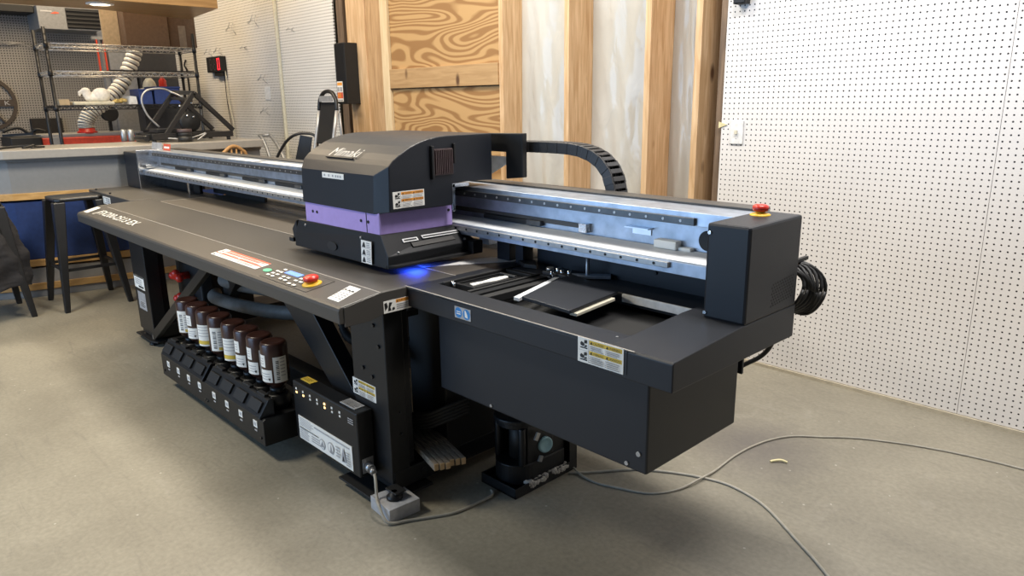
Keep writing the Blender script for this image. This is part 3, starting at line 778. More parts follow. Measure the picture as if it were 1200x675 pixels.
for q in ((-1.055, -1.91), (-1.035, -1.92)): part('cap_screw', MB().cyl((q[0], q[1], .766), (q[0], q[1], .778), .005, n=10), 'chrome')
part('rear_arm', MB().bar((-.80, -1.60, .782), (-.70, -1.515, .782), .035, .012), 'galv', .002)
part('frame_screw', MB().cyl((-.30, -1.99, .775), (-.30, -1.99, .777), .004, n=8), 'railL')
part('frame_screw', MB().cyl((-.25, -1.96, .776), (-.25, -1.96, .779), .004, n=8), 'railL')
# -- waste unit below the station
wt = MB()
A = V((-1.03, -1.79, 0)); Bv = V((-.852, -1.812, 0)); Cc = V((-.885, -1.492, 0)); D = V((-1.06, -1.47, 0))
wt.box(-1.045, -.865, -1.815, -1.49, .0, .006)
wt.box(-1.045, -.865, -1.815, -1.810, .0, .038).box(-.870, -.865, -1.815, -1.49, .0, .038).box(-1.045, -1.04, -1.815, -1.49, 0, .038).box(-1.045, -.865, -1.495, -1.49, 0, .42).box(-.872, -.866, -1.53, -1.49, 0, .42)
tray = part('drip_tray', wt, 'black', .001)
ln = MB()
for (cx, cy, n_) in ((-.874, -1.70, 60), (-.874, -1.585, 60)):
    for i in range(n_):
        ln.sphere((cx + random.uniform(-.012, .008), cy + random.uniform(-.045, .045), .020 + random.random() * .015), random.uniform(.007, .014), 6, sq=(1, 1, .7))
o = part('lint', ln, 'lint', 0, tray)
def dshape(r, z0, z1, mbx, cx=-.958, cy=-1.715, cut=.17):
    pts = [(cx + r * math.cos(a), cy + r * math.sin(a)) for a in [PI + PI * i / 16 for i in range(17)]]
    pts += [(cx + r, cy + cut), (cx - r, cy + cut)]
    mbx.prism(pts, 'z', z0, z1, sm=False)
wb = MB()
dshape(.080, .022, .100, wb); dshape(.074, .235, .255, wb); dshape(.084, .255, .272, wb)
wb.box(-1.030, -.886, -1.66, -1.54, .095, .24)
wb.box(-1.030, -1.020, -1.745, -1.60, .095, .24).box(-.894, -.884, -1.735, -1.60, .095, .24)
wb.cyl((-1.018, -1.752, .095), (-1.018, -1.752, .24), .013, n=10).cyl((-.896, -1.750, .095), (-.896, -1.750, .24), .013, n=10)
wb.box(-1.03, -.89, -1.68, -1.54, .27, .43)
blower = part('waste_unit', wb, 'black', .004)
part('waste_bottle', MB().cyl((-.958, -1.70, .10), (-.958, -1.70, .235), .040, n=20), 'rubber', 0, blower)
part('round_cap', MB().lathe([(.030, 0), (.030, .012), (.025, .016), (.021, .014), (.002, .013)], (-.884, -1.650, .150), axis=(1, -.25, .1)), 'blueglass', 0, blower, 'pale blue round cap')
for q in ((-1.71, .19, -1.695, .215), (-1.60, .20, -1.585, .22), (-1.69, .10, -1.68, .12)): part('cap_clip', MB().bar((-.868, q[0], q[1]), (-.868, q[2], q[3]), .006, .018), 'railL', 0, blower)

# -- carriage
side = [(-1.978, .990), (-1.972, 1.149), (-1.955, 1.166), (-1.927, 1.184), (-1.878, 1.209), (-1.841, 1.222), (-1.804, 1.231), (-1.765, 1.237), (-1.723, 1.240), (-1.50, 1.240),
        (-1.50, 1.064), (-1.60, 1.070), (-1.690, 1.066), (-1.702, .988)]
CX0, CX1 = -1.885, -1.300
mb = MB(); n = len(side)
vs = [(CX0, y, z) for y, z in side] + [(CX1, y, z) for y, z in side]
mb.add(vs, [tuple(range(n))[::-1], tuple(range(n, 2 * n))])
for i in range(1, n - 1): mb.add(vs, [(i, i + 1, i + 1 + n, i + n)])
mb.add(vs, [(n - 1, 0, n, 2 * n - 1)])
L0, L1 = V((CX0, -1.978, .990)), V((CX0, -1.972, 1.149)); R0, R1 = V((CX1, -1.978, .990)), V((CX1, -1.972, 1.149))
f = [V((-1.862, -2.005, .982)), V((-1.862, -2.0, 1.114)), V((-1.362, -2.005, .982)), V((-1.356, -2.0, 1.116))]
mb.add([L0, L1, f[1], f[0]], [(0, 1, 2, 3)]); mb.add([R0, R1, f[3], f[2]], [(0, 1, 2, 3)])
mb.add([f[0], f[1], f[3], f[2]], [(0, 1, 2, 3)]); mb.add([L1, R1, f[3], f[1]], [(0, 1, 2, 3)]); mb.add([L0, R0, f[2], f[0]], [(0, 1, 2, 3)])
cc = part('carriage_cover', mb, 'navy', .003)
# raised brand badge on the curved top
p0 = V((-1.715, -1.955, 1.166)); p1 = V((-1.715, -1.927, 1.184)); bV = (p1 - p0).normalized(); bN = X3.cross(bV)
bd = text_mesh('Mimaki', .15, .0); bm_ = MB(); w_, h_ = .200, .048
for k_ in (.0055,):
    vs, fs, x0, x1, y0, y1 = bd
    bm_.add([p0 + bN * k_ + bV * (-.004) + X3 * ((q.x - x0) / (x1 - x0) * w_) + bV * ((q.y - y0) / (y1 - y0) * h_) for q in vs], fs, 0)
part('brand_badge', bm_, 'badge', 0, cc, 'raised silver-white lettering')
part('badge_underline', MB().obox(p0 + X3 * .080 - bV * .008 + bN * .002, X3 * .095, bV * .0022, bN * .002), 'lab_k', 0, cc)
decal('serial_strip', cc, (-1.697, -2.0028, 1.089), X3, Z3, .152, .020, [('r', u, .3, u + .07, .7, S_) for u in (.08, .28, .47, .61, .71, .82)])
decal('cover_label', cc, (CX1 + .0005, -1.964, 1.002), Y3, Z3, .134, .058, warn_els(O_))
g = MB().box(CX1 - .01, CX1 + .006, -1.783, -1.697, 1.102, 1.196)
for i in range(10): g.box(CX1 + .005, CX1 + .012, -1.779 + i * .0083, -1.775 + i * .0083, 1.106, 1.192)
part('side_vent', g, 'grille', .001, cc, 'brown slatted vent')
part('vent_trim', MB().box(CX1 - .002, CX1 + .014, -1.797, -1.787, 1.09, 1.208), 'black2', .002, cc)
part('vent_trim', MB().box(CX1 - .002, CX1 + .012, -1.695, -1.687, 1.14, 1.212), 'black2', .002, cc)
part('rear_plate', MB().prism([(-1.372, 1.237), (-1.179, 1.240), (-1.179, 1.076), (-1.270, 1.066), (-1.270, 1.168), (-1.372, 1.168)], 'y', -1.455, -1.43), 'black', .003)
part('cable_tray', MB().prism([(-1.375, 1.075), (-1.375, 1.15), (-1.27, 1.15), (-1.27, 1.125)], 'y', -1.445, -1.44), 'white')
part('cable_clamp', MB().box(-1.368, -1.352, -1.475, -1.455, 1.160, 1.212), 'chrome', .002)
part('side_bracket', MB().box(CX1 - .005, CX1 + .002, -1.700, -1.688, .965, 1.066).box(CX1 - .005, CX1 + .002, -1.700, -1.62, 1.052, 1.066), 'chrome', .001)
pu = part('carriage_body', MB().box(-1.862, -1.340, -1.998, -1.671, .905, .988), 'purple', .004)
part('body_joint', MB().box(-1.4215, -1.418, -1.9992, -1.996, .905, .988), 'lab_k', 0, pu)
for sx_ in (-1.80, -1.768, -1.455, -1.408): part('screw', MB().cyl((sx_, -1.997, .95), (sx_, -2.001, .95), .0055, n=8), 'black2', 0, pu)
part('screw', MB().cyl((-1.34, -1.69, .965), (-1.336, -1.69, .965), .005, n=8), 'black2', 0, pu)
# base skirt
bb = MB()
Q0 = [(-1.945, -2.012, .796), (-1.290, -2.005, .796), (-1.285, -1.60, .800), (-1.945, -1.60, .796)]
Q1 = [(-1.945, -2.008, .850), (-1.292, -2.002, .838), (-1.275, -1.61, .846), (-1.945, -1.60, .85)]
Q2 = [(-1.92, -2.000, .905), (-1.335, -2.000, .912), (-1.335, -1.66, .905), (-1.92, -1.60, .905)]
bb.add(Q0 + Q1 + Q2, [(3, 2, 1, 0), (8, 9, 10, 11)] + [(a, (a + 1) % 4, (a + 1) % 4 + 4, a + 4) for a in range(4)] + [(a + 4, (a + 1) % 4 + 4, (a + 1) % 4 + 8, a + 8) for a in range(4)])
bs = part('carriage_skirt', bb, 'black', .003)
part('skirt_wing', MB().prism([(-1.945, .80), (-1.975, .812), (-1.985, .86), (-1.945, .90)], 'y', -2.0, -1.65), 'black2', .003, bs)
part('wing_tab', MB().box(-2.0, -1.965, -2.01, -1.98, .808, .826), 'black2', .003, bs)
part('skirt_slot', MB().prism([(-1.655 + .035 * math.cos(a) , .832 + .017 * math.sin(a)) for a in [2 * PI * i / 16 for i in range(16)]], 'y', -2.0108, -2.006), 'lab_k', 0, bs)
A0, A1 = V(Q1[1]), V(Q1[2]); B0, B1 = V(Q2[1]), V(Q2[2]); nS = (A1 - A0).cross(B0 - A0).normalized()
if nS.x < 0: nS = -nS
def skp(u, t, k=.0025): return (A0.lerp(A1, u)).lerp(B0.lerp(B1, u), t) + nS * k
def strip_on(name, u0, u1, t0, t1, m, k=.0025):
    q = [skp(u0, t0, k), skp(u1, t0, k), skp(u1, t1, k), skp(u0, t1, k)] + [skp(u0, t0, -.001), skp(u1, t0, -.001), skp(u1, t1, -.001), skp(u0, t1, -.001)]
    return part(name, MB().add(q, [(0, 1, 2, 3), (0, 4, 5, 1), (1, 5, 6, 2), (2, 6, 7, 3), (3, 7, 4, 0)]), m, 0, bs)
strip_on('lamp_window', .22, .40, .52, .68, 'white'); strip_on('lamp_window', .235, .385, .56, .64, 'lab_k', .003)
strip_on('lamp_window', .46, .92, .56, .72, 'white'); strip_on('lamp_window', .47, .91, .60, .67, 'lab_k', .003)
strip_on('skirt_panel', .30, .80, .26, .46, 'deckfront')
for u, t in ((.12, .12), (.90, .20)): part('screw', MB().sphere(skp(u, t, 0), .005, 8), 'railL', 0, bs)
for sx_ in (-1.86, -1.455): part('screw', MB().sphere((sx_, -2.003, .888), .006, 8), 'railL', 0, bs)
part('skirt_lip', MB().prism([(-1.300, -2.01), (-1.272, -1.985), (-1.262, -1.60), (-1.30, -1.60)], 'z', .798, .810), 'black2', .003, bs)
part('skirt_lip', MB().box(-1.300, -1.250, -1.65, -1.60, .80, .85), 'black2', .004, bs)
decal('skirt_label', bs, (-1.446, -2.0125, .801), X3, V((0, .04, 1)), .066, .082,
      [('r', 0, .66, 1, .675, G_), ('r', 0, .33, 1, .345, G_)] + [('p', [(.1, y), (.45, y), (.38, y + .16), (.3, y + .25), (.2, y + .18)], K_) for y in (.04, .37, .70)] + lines(.55, .95, .06, .3, 3) + lines(.55, .95, .38, .62, 3) + lines(.55, .95, .70, .95, 3))
part('uv_lamp', MB().box(-1.34, -1.295, -1.93, -1.86, .7935, .7965), 'uv', 0, bs, 'blue glowing lamp')
# white sheet lying on the bed
# -- cable chain
CY = -1.365; path = []
path += [V(q) for q in ((-1.30, CY, 1.186), (-1.20, CY, 1.187), (-1.10, CY, 1.188), (-1.00, CY, 1.186), (-.93, CY, 1.176), (-.87, CY, 1.152), (-.825, CY, 1.11), (-.803, CY, 1.05), (-.798, CY, .98), (-.815, CY, .91), (-.87, CY, .865), (-.96, CY, .845), (-1.3, CY, .842))]
sp_ = spline(path, 12)
ln_ = [0]
for i in range(1, len(sp_)): ln_.append(ln_[-1] + (sp_[i] - sp_[i - 1]).length)
def at_len(s):
    for i in range(1, len(ln_)):
        if ln_[i] >= s:
            t = (s - ln_[i - 1]) / (ln_[i] - ln_[i - 1]); return sp_[i - 1].lerp(sp_[i], t), (sp_[i] - sp_[i - 1]).normalized()
    return sp_[-1], (sp_[-1] - sp_[-2]).normalized()
chs = [MB(), MB()]; cr_ = MB(); s = .012
while s < ln_[-1]:
    p, d = at_len(s); nrm = d.cross(Y3); nrm.normalize()
    if nrm.z < 0 and s < .3: nrm = -nrm
    for ch, sy in zip(chs, (-.034, .034)):
        ch.obox(p + Y3 * sy * (1 if int(s / .0245) % 2 else .94), d * .0145, Y3 * .004, nrm * .020)
    cr_.obox(p + nrm * .0185, d * .0085, Y3 * .030, nrm * .0025); cr_.obox(p - nrm * .0185, d * .0085, Y3 * .030, nrm * .0025)
    s += .0245
cc2 = part('cable_chain', chs[0], 'chain', .001, seg=1); part('chain_side', chs[1], 'chain', .001, cc2, seg=1); part('chain_crossbars', cr_, 'chain', .001, cc2, seg=1)
for k in range(4):
    part('chain_hose', MB().tube([p + Y3 * (-.021 + k * .014) for p in path], .0065, n=6, sub=6), 'rubber', 0, cc2)
part('chain_trough', MB().box(-4.8, -.35, -1.40, -1.325, .800, .812).box(-4.8, -.35, -1.328, -1.325, .80, .86), 'galv')
part('trough_bracket', MB().box(-4.5, -4.44, -1.40, -1.32, .775, .80).box(-1.5, -1.44, -1.40, -1.32, .775, .80).box(-2.9, -2.84, -1.40, -1.32, .775, .80), 'galv')

# ------------------------------------------------------------------ ink bottles standing upside down in the tray
def arc_patch(mb, c, r, a0, a1, z0, z1, mi, n=10):
    c = V(c); vs = []
    for i in range(n + 1):
        a = math.radians(a0 + (a1 - a0) * i / n)
        for z in (z0, z1): vs.append((c.x + r * math.cos(a), c.y + r * math.sin(a), z))
    mb.add(vs, [(2 * i, 2 * i + 2, 2 * i + 3, 2 * i + 1) for i in range(n)], mi, True)
def bottle(c, label, rot, kind, tint=W_):
    c = V(c)
    root = empty('ink_bottle', c, label, 'ink bottle', 'ink bottles in the printer tray')
    R_b = .0525
    body = MB().lathe([(.022, 0), (.024, .018), (.042, .030), (R_b, .044), (R_b, .192), (.049, .201), (.043, .205), (.034, .203), (.003, .202)], c, n=32)
    bo_ = obj('body', body, 'bottle', root)
    obj('neck_ring', MB().lathe([(.030, -.012), (.031, .008), (.026, .012)], c, n=20), 'black', root)
    r = R_b + .0006; lb = MB(); z = c.z
    if kind == 0:      # two stacked labels in front, a tall one on the right
        for a0, a1, z0, z1 in ((rot - 92, rot - 52, z + .108, z + .158), (rot - 92, rot - 25, z + .046, z + .098)):
            arc_patch(lb, c, r, a0, a1, z0, z1, W_)
            for k in range(3): arc_patch(lb, c, r + .0003, a0 + 6, a1 - 10, z0 + .012 + k * .011, z0 + .015 + k * .011, S_)
        arc_patch(lb, c, r, rot - 17, rot + 44, z + .044, z + .150, W_)
        [arc_patch(lb, c, r + .0003, rot - 6, rot + 7, z + .056 + k * .0075, z + .0605 + k * .0075 - (k % 3) * .001, K_, 4) for k in range(11)]
        for k in range(6): arc_patch(lb, c, r + .0003, rot + 12, rot + 34, z + .07 + k * .014, z + .074 + k * .014, S_)
        lb2 = MB()
        a = math.radians(rot - 38); rr = r + .0009
        def q(da, zz): return (c.x + rr * math.cos(a + da), c.y + rr * math.sin(a + da), zz)
        lb.add([q(-.1, z + .064), q(.1, z + .064), q(0, z + .053)], [(0, 1, 2)], K_)
    elif kind == 1:    # one tall label with a coloured band
        arc_patch(lb, c, r, rot - 70, rot + 18, z + .040, z + .140, W_)
        arc_patch(lb, c, r + .0003, rot - 70, rot + 18, z + .048, z + .066, Y_)
        for k in range(4): arc_patch(lb, c, r + .0003, rot - 66, rot - 6, z + .086 + k * .014, z + .089 + k * .014, S_)
        arc_patch(lb, c, r, rot + 25, rot + 60, z + .06, z + .16, W_)
    else:              # bar-code label
        arc_patch(lb, c, r, rot - 70, rot + 15, z + .048, z + .155, W_)
        [arc_patch(lb, c, r + .0003, rot - 54, rot - 36, z + .060 + k * .0075, z + .0645 + k * .0075 - (k % 3) * .001, K_, 4) for k in range(11)]
        for k in range(7): arc_patch(lb, c, r + .0003, rot - 28, rot + 6, z + .062 + k * .012, z + .066 + k * .012, S_)
        arc_patch(lb, c, r + .0003, rot - 28, rot - 2, z + .052, z + .066, Y_)
    obj('bottle_label', lb, LABM, bo_)
    return root
names = ['farthest brown ink bottle, at the left end of the ink tray',
         'second brown ink bottle from the left end of the tray',
         'third brown ink bottle from the left end, white label with a gold band',
         'fourth brown ink bottle from the left end, last of the left group of four',
         'fifth brown ink bottle from the left, gold band low on its label',
         'sixth brown ink bottle from the left, third from the right end',
         'seventh brown ink bottle from the left, beside the nearest one',
         'nearest brown ink bottle at the right end of the tray, beside the status box']
kinds = [2, 0, 1, 2, 1, 0, 0, 0]
for k, x in enumerate(bx):
    bottle((x, -2.195, .249), names[k], -17 + (0, 10, -6, 8, -4, 4, 2, 0)[k], kinds[k])

# ------------------------------------------------------------------ loose things round the printer
def single(name, mb, m, label, cat, bevel=0., group=None):
    return tag(obj(name, mb, m, None, bevel), label, cat, group)
ps = MB().prism([(-1.362, -1.835), (-1.305, -1.84), (-1.135, -1.55), (-1.145, -1.49), (-1.25, -1.56)], 'z', .7748, .7762)
single('paper_sheet', ps, 'lab_w', 'white sheet of paper lying on the print bed under the carriage', 'paper')
single('levelling_block', MB().prism([(-1.182, -2.205), (-1.052, -2.215), (-1.045, -2.095), (-1.165, -2.085)], 'z', 0, .0495), 'block', 'grey painted wooden block under the front levelling foot', 'block', .002)
for k in range(6):
    s_ = MB(); o_ = V((-1.335 + k * .004, -1.955 + .0195 * k, .156)); d_ = V((.315, -.085, 0)); d_ = d_.normalized()
    w_ = V((-d_.y, d_.x, 0))
    root = empty('wood_strip', o_, ['nearest of the weathered wood strips under the printer, outermost of the six', 'second wood strip from the camera side of the stack under the printer',
        'third wood strip from the camera side of the stack under the printer', 'fourth wood strip from the camera side of the stack under the printer',
        'fifth wood strip from the camera side of the stack under the printer', 'farthest of the weathered wood strips, innermost of the six under the printer'][k], 'wood strip', 'wood strips sticking out under the printer')
    L_s = .33 + (k % 3) * .006
    s_.obox(o_ + d_ * L_s / 2, d_ * L_s / 2, w_ * .008, Z3 * .012)
    obj('strip', s_, 'stick', root, .001)
    obj('cut_end', MB().obox(o_ + d_ * (L_s + .0005), d_ * .001, w_ * .0078, Z3 * .0118), 'stick_end', root)
cb = MB().tube([(-1.19, -2.177, .115), (-1.165, -2.19, .10), (-1.14, -2.205, .055), (-1.10, -2.225, .055), (-1.05, -2.225, .012), (-1.02, -2.165, .006), (-.985, -2.10, .005), (-.95, -2.03, .005), (-.94, -1.95, .005), (-.94, -1.86, .005), (-.97, -1.835, .005)], .0055, n=8)
single('floor_cord', cb, 'cable', 'grey power cord running from the status box round the grey block to the drip tray', 'cord')
cb = MB().tube([(-.852, -1.55, .006), (-.80, -1.49, .005), (-.70, -1.36, .005), (-.602, -1.287, .005), (-.50, -1.235, .0045), (-.399, -1.208, .0045), (-.30, -1.22, .0045), (-.209, -1.257, .0045), (-.06, -1.36, .0045), (.084, -1.466, .0045), (.30, -1.66, .0045)], .005, n=8)
single('floor_cord', cb, 'cable', 'grey cord on the floor curving from the drip tray towards the bottom right', 'cord')
cb = MB().tube([(-.855, -1.52, .015), (-.80, -1.53, .006), (-.731, -1.529, .004), (-.65, -1.50, .004), (-.557, -1.456, .004), (-.50, -1.37, .004), (-.478, -1.262, .011), (-.475, -1.15, .006), (-.484, -1.0, .004), (-.475, -.87, .004), (-.448, -.759, .004), (-.40, -.67, .004), (-.323, -.604, .004), (-.18, -.49, .004), (.057, -.387, .004), (.329, -.337, .004), (.7, -.33, .004)], .0042, n=8)
single('floor_cord', cb, 'cable', 'thin grey cord curving across the floor to the right edge of the picture', 'cord')
cb = MB().tube([(-.17, -1.40, .70), (-.18, -1.385, .64), (-.21, -1.39, .59), (-.26, -1.42, .55), (-.36, -1.45, .46), (-.48, -1.46, .40), (-.60, -1.48, .46), (-.70, -1.50, .55)], .007, n=8)
single('power_cable', cb, 'rubber', 'black cable drooping behind the station body under the right cabinet', 'cable')
cl = MB()
for k in range(8):
    rr_ = .050 + .0033 * k; c = V((-.128 + .001 * k, -1.435 + .010 * k, .832 - .002 * k))
    pts = [c + V((math.cos(a) * rr_, .010 * math.sin(3 * a + k), math.sin(a) * rr_ * 1.08)) for a in [2 * PI * i / 28 for i in range(29)]]
    cl.tube(pts, .0055, n=7, sub=1)
cl.bar((-.118, -1.457, .905), (-.118, -1.34, .905), .01, .01)
single('cable_coil', cl, 'rubber', 'coil of black cable hung behind the right-hand cabinet in front of the white pegboard', 'cable coil')
bn = MB().tube([(-.365, -.938, .004), (-.350, -.922, .008), (-.335, -.908, .009), (-.315, -.900, .004)], .005, n=7)
single('torn_tape', bn, 'yellowtag', 'small cream scrap lying on the floor right of the printer', 'scrap', .001)

# ------------------------------------------------------------------ on the long wall
def plate(name, x, z, w, h, label, cat, kind, y=0.):
    r = empty(name, (x, y, z), label, cat)
    obj('cover_plate', MB().box(x - w / 2, x + w / 2, y - .007, y, z - h / 2, z + h / 2), 'white', r, .003)
    if kind == 'switch':
        obj('toggle', MB().box(x - .006, x + .006, y - .018, y - .006, z - .010, z + .012), 'cream', r, .002)
        obj('screw', MB().cyl((x, y - .0085, z - .03), (x, y - .006, z - .03), .003, n=8), 'lab_s', r)
    return r
plate('light_switch', -1.119, 1.188, .072, .118, 'white toggle light switch on the pegboard beside the studs', 'light switch', 'switch')
plate('wall_plate', -6.225, 1.454, .11, .125, 'white blank wall plate on the far pegboard below a hook', 'wall plate', 'blank')
o = single('yellow_tag', MB().prism([(-1.222, 1.238), (-1.175, 1.224), (-1.222, 1.206)], 'y', -.004, .0005), 'yellowtag', 'small pale yellow paper tag at the pegboard edge left of the switch', 'tag')
r = empty('wall_speaker', (-1.122, 0, 1.87), 'small black box on the pegboard at the top edge of the picture', 'speaker')
obj('case', MB().box(-1.155, -1.090, -.05, 0, 1.79, 1.93), 'black2', r, .004)
obj('grille', MB().box(-1.150, -1.095, -.053, -.05, 1.795, 1.925), 'black', r)
# black wall box
r = empty('wall_cabinet', (-4.63, .0, 1.59), 'narrow black box on the stud wall with orange and white stickers', 'wall box')
obj('body', MB().box(-4.70, -4.557, -.125, 0, 1.345, 1.825), 'black2', r, .005)
obj('door', MB().box(-4.70, -4.560, -.131, -.125, 1.35, 1.82), 'black', r, .002)
decal('sticker', r, (-4.69, -.132, 1.365), X3, Z3, .085, .16, [('r', .05, .8, .95, .95, O_), ('r', .05, .5, .4, .72, G_), ('r', .5, .5, .9, .72, G_), ('r', .0, .16, 1, .46, R_), ('r', .1, .2, .3, .42, O_), ('r', .45, .2, .6, .42, O_), ('r', .05, .03, .95, .1, G_)], base=W_)
# counter display
r = empty('led_display', (-7.29, 0, 1.77), 'small black wall display showing one red digit', 'display')
obj('case', MB().box(-7.50, -7.12, -.06, -.0, 1.69, 1.85), 'black2', r, .004)
decal('red_digit', r, (-7.22, -.0612, 1.715), X3, Z3, .07, .11, [], base=None)
bpy.data.objects.remove([o for o in COL.objects if o.name.startswith('red_digit')][0])
def digit(x, on, m):
    mb = MB(); w, h, t = .060, .118, .010; z0 = 1.711
    segs = {'a': (0, h - t, w, h), 'd': (0, 0, w, t), 'f': (0, h / 2, t, h), 'e': (0, 0, t, h / 2), 'b': (w - t, h / 2, w, h), 'c': (w - t, 0, w, h / 2), 'g': (0, h / 2 - t / 2, w, h / 2 + t / 2)}
    for s in on:
        a, b, c, d = segs[s]; mb.box(x + a, x + c, -.0625, -.060, z0 + b, z0 + d)
    return mb
obj('digit', digit(-7.215, 'abcdef', 0), 'ledred', r)['label'] = 'lit red zero'
for x in (-7.315, -7.41): obj('digit', digit(x, 'abcdefg', 0), 'ledoff', r)
obj('bracket', MB().box(-7.34, -7.14, -.05, 0, 1.65, 1.69), 'black2', r)
wc = MB().tube([(-7.14, -.02, 1.75), (-7.12, -.02, 1.66), (-7.11, -.02, 1.4), (-7.06, -.02, 1.15), (-7.07, -.02, .9)], .006, n=6)
tag(obj('display_cord', wc, 'cream', r))
wc = MB().tube([(-7.17, -.015, 1.70), (-7.17, -.015, 1.4), (-7.12, -.015, 1.1)], .004, n=6)
tag(obj('display_wire', wc, 'rubber', r))
def hook(x, z, s, label):
    h = MB().tube([(x - .055 * s, .003, z + .02 * s), (x - .05 * s, -.05, z + .0), (x - .01 * s, -.07, z - .02 * s), (x + .03 * s, -.06, z + .02 * s), (x + .04 * s, -.05, z + .05 * s)], .0028, n=6)
    h.tube([(x + .02 * s, -.004, z + .05 * s), (x + .035 * s, -.03, z + .0), (x + .05 * s, .003, z - .05 * s)], .0028, n=6)
    single('pegboard_hook', h, 'railL', label, 'hook', group='hooks on the far pegboard')
hook(-6.87, 2.10, 1.2, 'wire hook on the far pegboard, upper left of the pair high up')
hook(-6.34, 2.13, 1.2, 'wire hook on the far pegboard, upper right of the pair high up')
hook(-6.26, 1.59, .9, 'wire hook directly above the white blank plate')
hook(-6.27, 1.28, .8, 'lowest wire hook, below the white blank plate')
hook(-7.50, 1.90, .8, 'left one of the two hooks just above the red display')
hook(-7.24, 1.90, .8, 'right one of the two hooks just above the red display')
hook(-6.60, 1.90, .35, 'tiny peg stub between the red display and the high hooks')
hook(-5.60, 2.0, .35, 'tiny peg stub on the pegboard right of the conduit')
t = MB().tube([(-8.2, -.015, 1.86), (-8.22, -.03, 1.80), (-8.18, -.03, 1.76), (-8.2, -.015, 1.70), (-8.2, -.015, 1.2)], .010, n=6)
single('hanging_chain', t, 'steelblk', 'thin dark cord hanging on the pegboard between the rack posts', 'cord')

# ------------------------------------------------------------------ chairs, ladder and stools by the far wall
def tub(pts, r, n=8, sub=5): return MB().tube(pts, r, n=n, sub=sub)
r = empty('folding_ladder', (-4.5, -.30, 0), 'grey folding step ladder with black treads leaning on the far pegboard', 'ladder')
for s in (-1, 1):
    x = -4.49 + s * .135
    obj('rail', tub([(x - s*.0, -.62, 0.01), (x, -.48, .7), (x, -.35, 1.30)], .014, sub=3), 'ladderalu', r)
    obj('rear_leg', tub([(x + s * .02, -.30, 0.01), (x + s * .01, -.31, .7), (x, -.33, 1.28)], .011, sub=3), 'ladderalu', r)
obj('top_bow', tub([(-4.625, -.35, 1.30), (-4.61, -.345, 1.38), (-4.56, -.34, 1.43), (-4.49, -.34, 1.445), (-4.42, -.34, 1.43), (-4.37, -.345, 1.38), (-4.355, -.35, 1.30)], .016), 'steelblk', r)
obj('top_tread', MB().obox((-4.49, -.365, 1.20), X3 * .115, V((0, -.035, -.16)), V((0, .012, -.003))), 'black2', r, .006)
obj('tool_slots', MB().box(-4.60, -4.38, -.40, -.36, .98, 1.03), 'rubber', r, .01)
for z in (.86, .58, .30): obj('tread', MB().obox((-4.49, -.44 - (.86 - z) * .25, z), X3 * .12, V((0, -.03, -.10)), V((0, .012, -.003))), 'black2', r, .005)
obj('label_plate', MB().box(-4.59, -4.39, -.365, -.36, 1.365, 1.41), 'ladderalu', r)
r = empty('metal_chair', (-4.80, -.55, 0), 'black metal bar chair with a curved back by the far wall', 'chair')
obj('back_rail', tub([(-5.02, -.58, .72), (-5.04, -.56, .88), (-4.99, -.53, .98), (-4.91, -.505, 1.06), (-4.83, -.475, 1.105), (-4.77, -.42, 1.118), (-4.70, -.36, 1.09), (-4.68, -.37, .95), (-4.70, -.40, .72)], .012), 'steelblk', r)
sv = [(-4.90, -.50, .74), (-4.78, -.42, .74), (-4.725, -.375, 1.085), (-4.80, -.44, 1.105)]
obj('splat', MB().add(sv + [(x + .004, y - .007, z) for x, y, z in sv], [(0, 1, 2, 3), (7, 6, 5, 4), (0, 4, 5, 1), (1, 5, 6, 2), (2, 6, 7, 3), (3, 7, 4, 0)]), 'steelblk', r, .002)
ux, uy = V((.85, .53, 0)), V((.53, -.85, 0)); sc_ = V((-4.80, -.56, .73))
obj('seat', MB().obox(sc_, ux * .14, uy * .14, Z3 * .012), 'steelblk', r, .008)
for a in (-1, 1):
    for b in (-1, 1):
        q0 = sc_ + ux * .12 * a + uy * .11 * b; q1 = sc_ + ux * .14 * a + uy * .13 * b; q1.z = 0
        obj('leg', MB().bar(q0, q1, .028, .028, up=(0, 1, 0)), 'steelblk', r)
r = empty('wooden_chair', (-4.9, -.93, 0), 'brown wooden chair with a round spindle back behind the bar end', 'chair')
obj('back_hoop', tub([(-5.0, -1.03, .48), (-5.0, -1.025, .92), (-5.0, -.99, 1.0), (-5.0, -.925, 1.032), (-5.0, -.86, 1.0), (-5.0, -.825, .92), (-5.0, -.82, .48)], .014), 'chairwood', r)
for y in (-.985, -.945, -.905, -.865): obj('spindle', tub([(-5.0, y, .48), (-5.0, y, 1.01)], .007, sub=1), 'chairwood', r)
obj('seat', MB().box(-5.02, -4.70, -1.08, -.80, .46, .49), 'chairwood', r, .01)
for x in (-4.98, -4.72):
    for y in (-1.04, -.82): obj('leg', MB().cyl((x, y, .46), (x + (x + 4.85) * .3, y, 0), .016, n=10), 'chairwood', r)
r = empty('folding_stand', (-5.6, -.25, 0), 'grey metal folding stand at the far end of the bar', 'stand')
obj('rail', tub([(-5.93, -.27, 1.065), (-5.88, -.26, 1.03), (-5.77, -.25, .82), (-5.40, -.25, .01)], .016, sub=3), 'ladderalu', r)
obj('rail', tub([(-5.84, -.21, 1.07), (-5.78, -.20, 1.03), (-5.58, -.20, .82), (-5.15, -.20, .01)], .016, sub=3), 'ladderalu', r)
obj('top_bar', tub([(-5.93, -.27, 1.065), (-5.84, -.21, 1.07)], .016, sub=1), 'ladderalu', r)
obj('brace', MB().bar((-5.60, -.25, .45), (-5.38, -.20, .45), .02, .01), 'ladderalu', r)

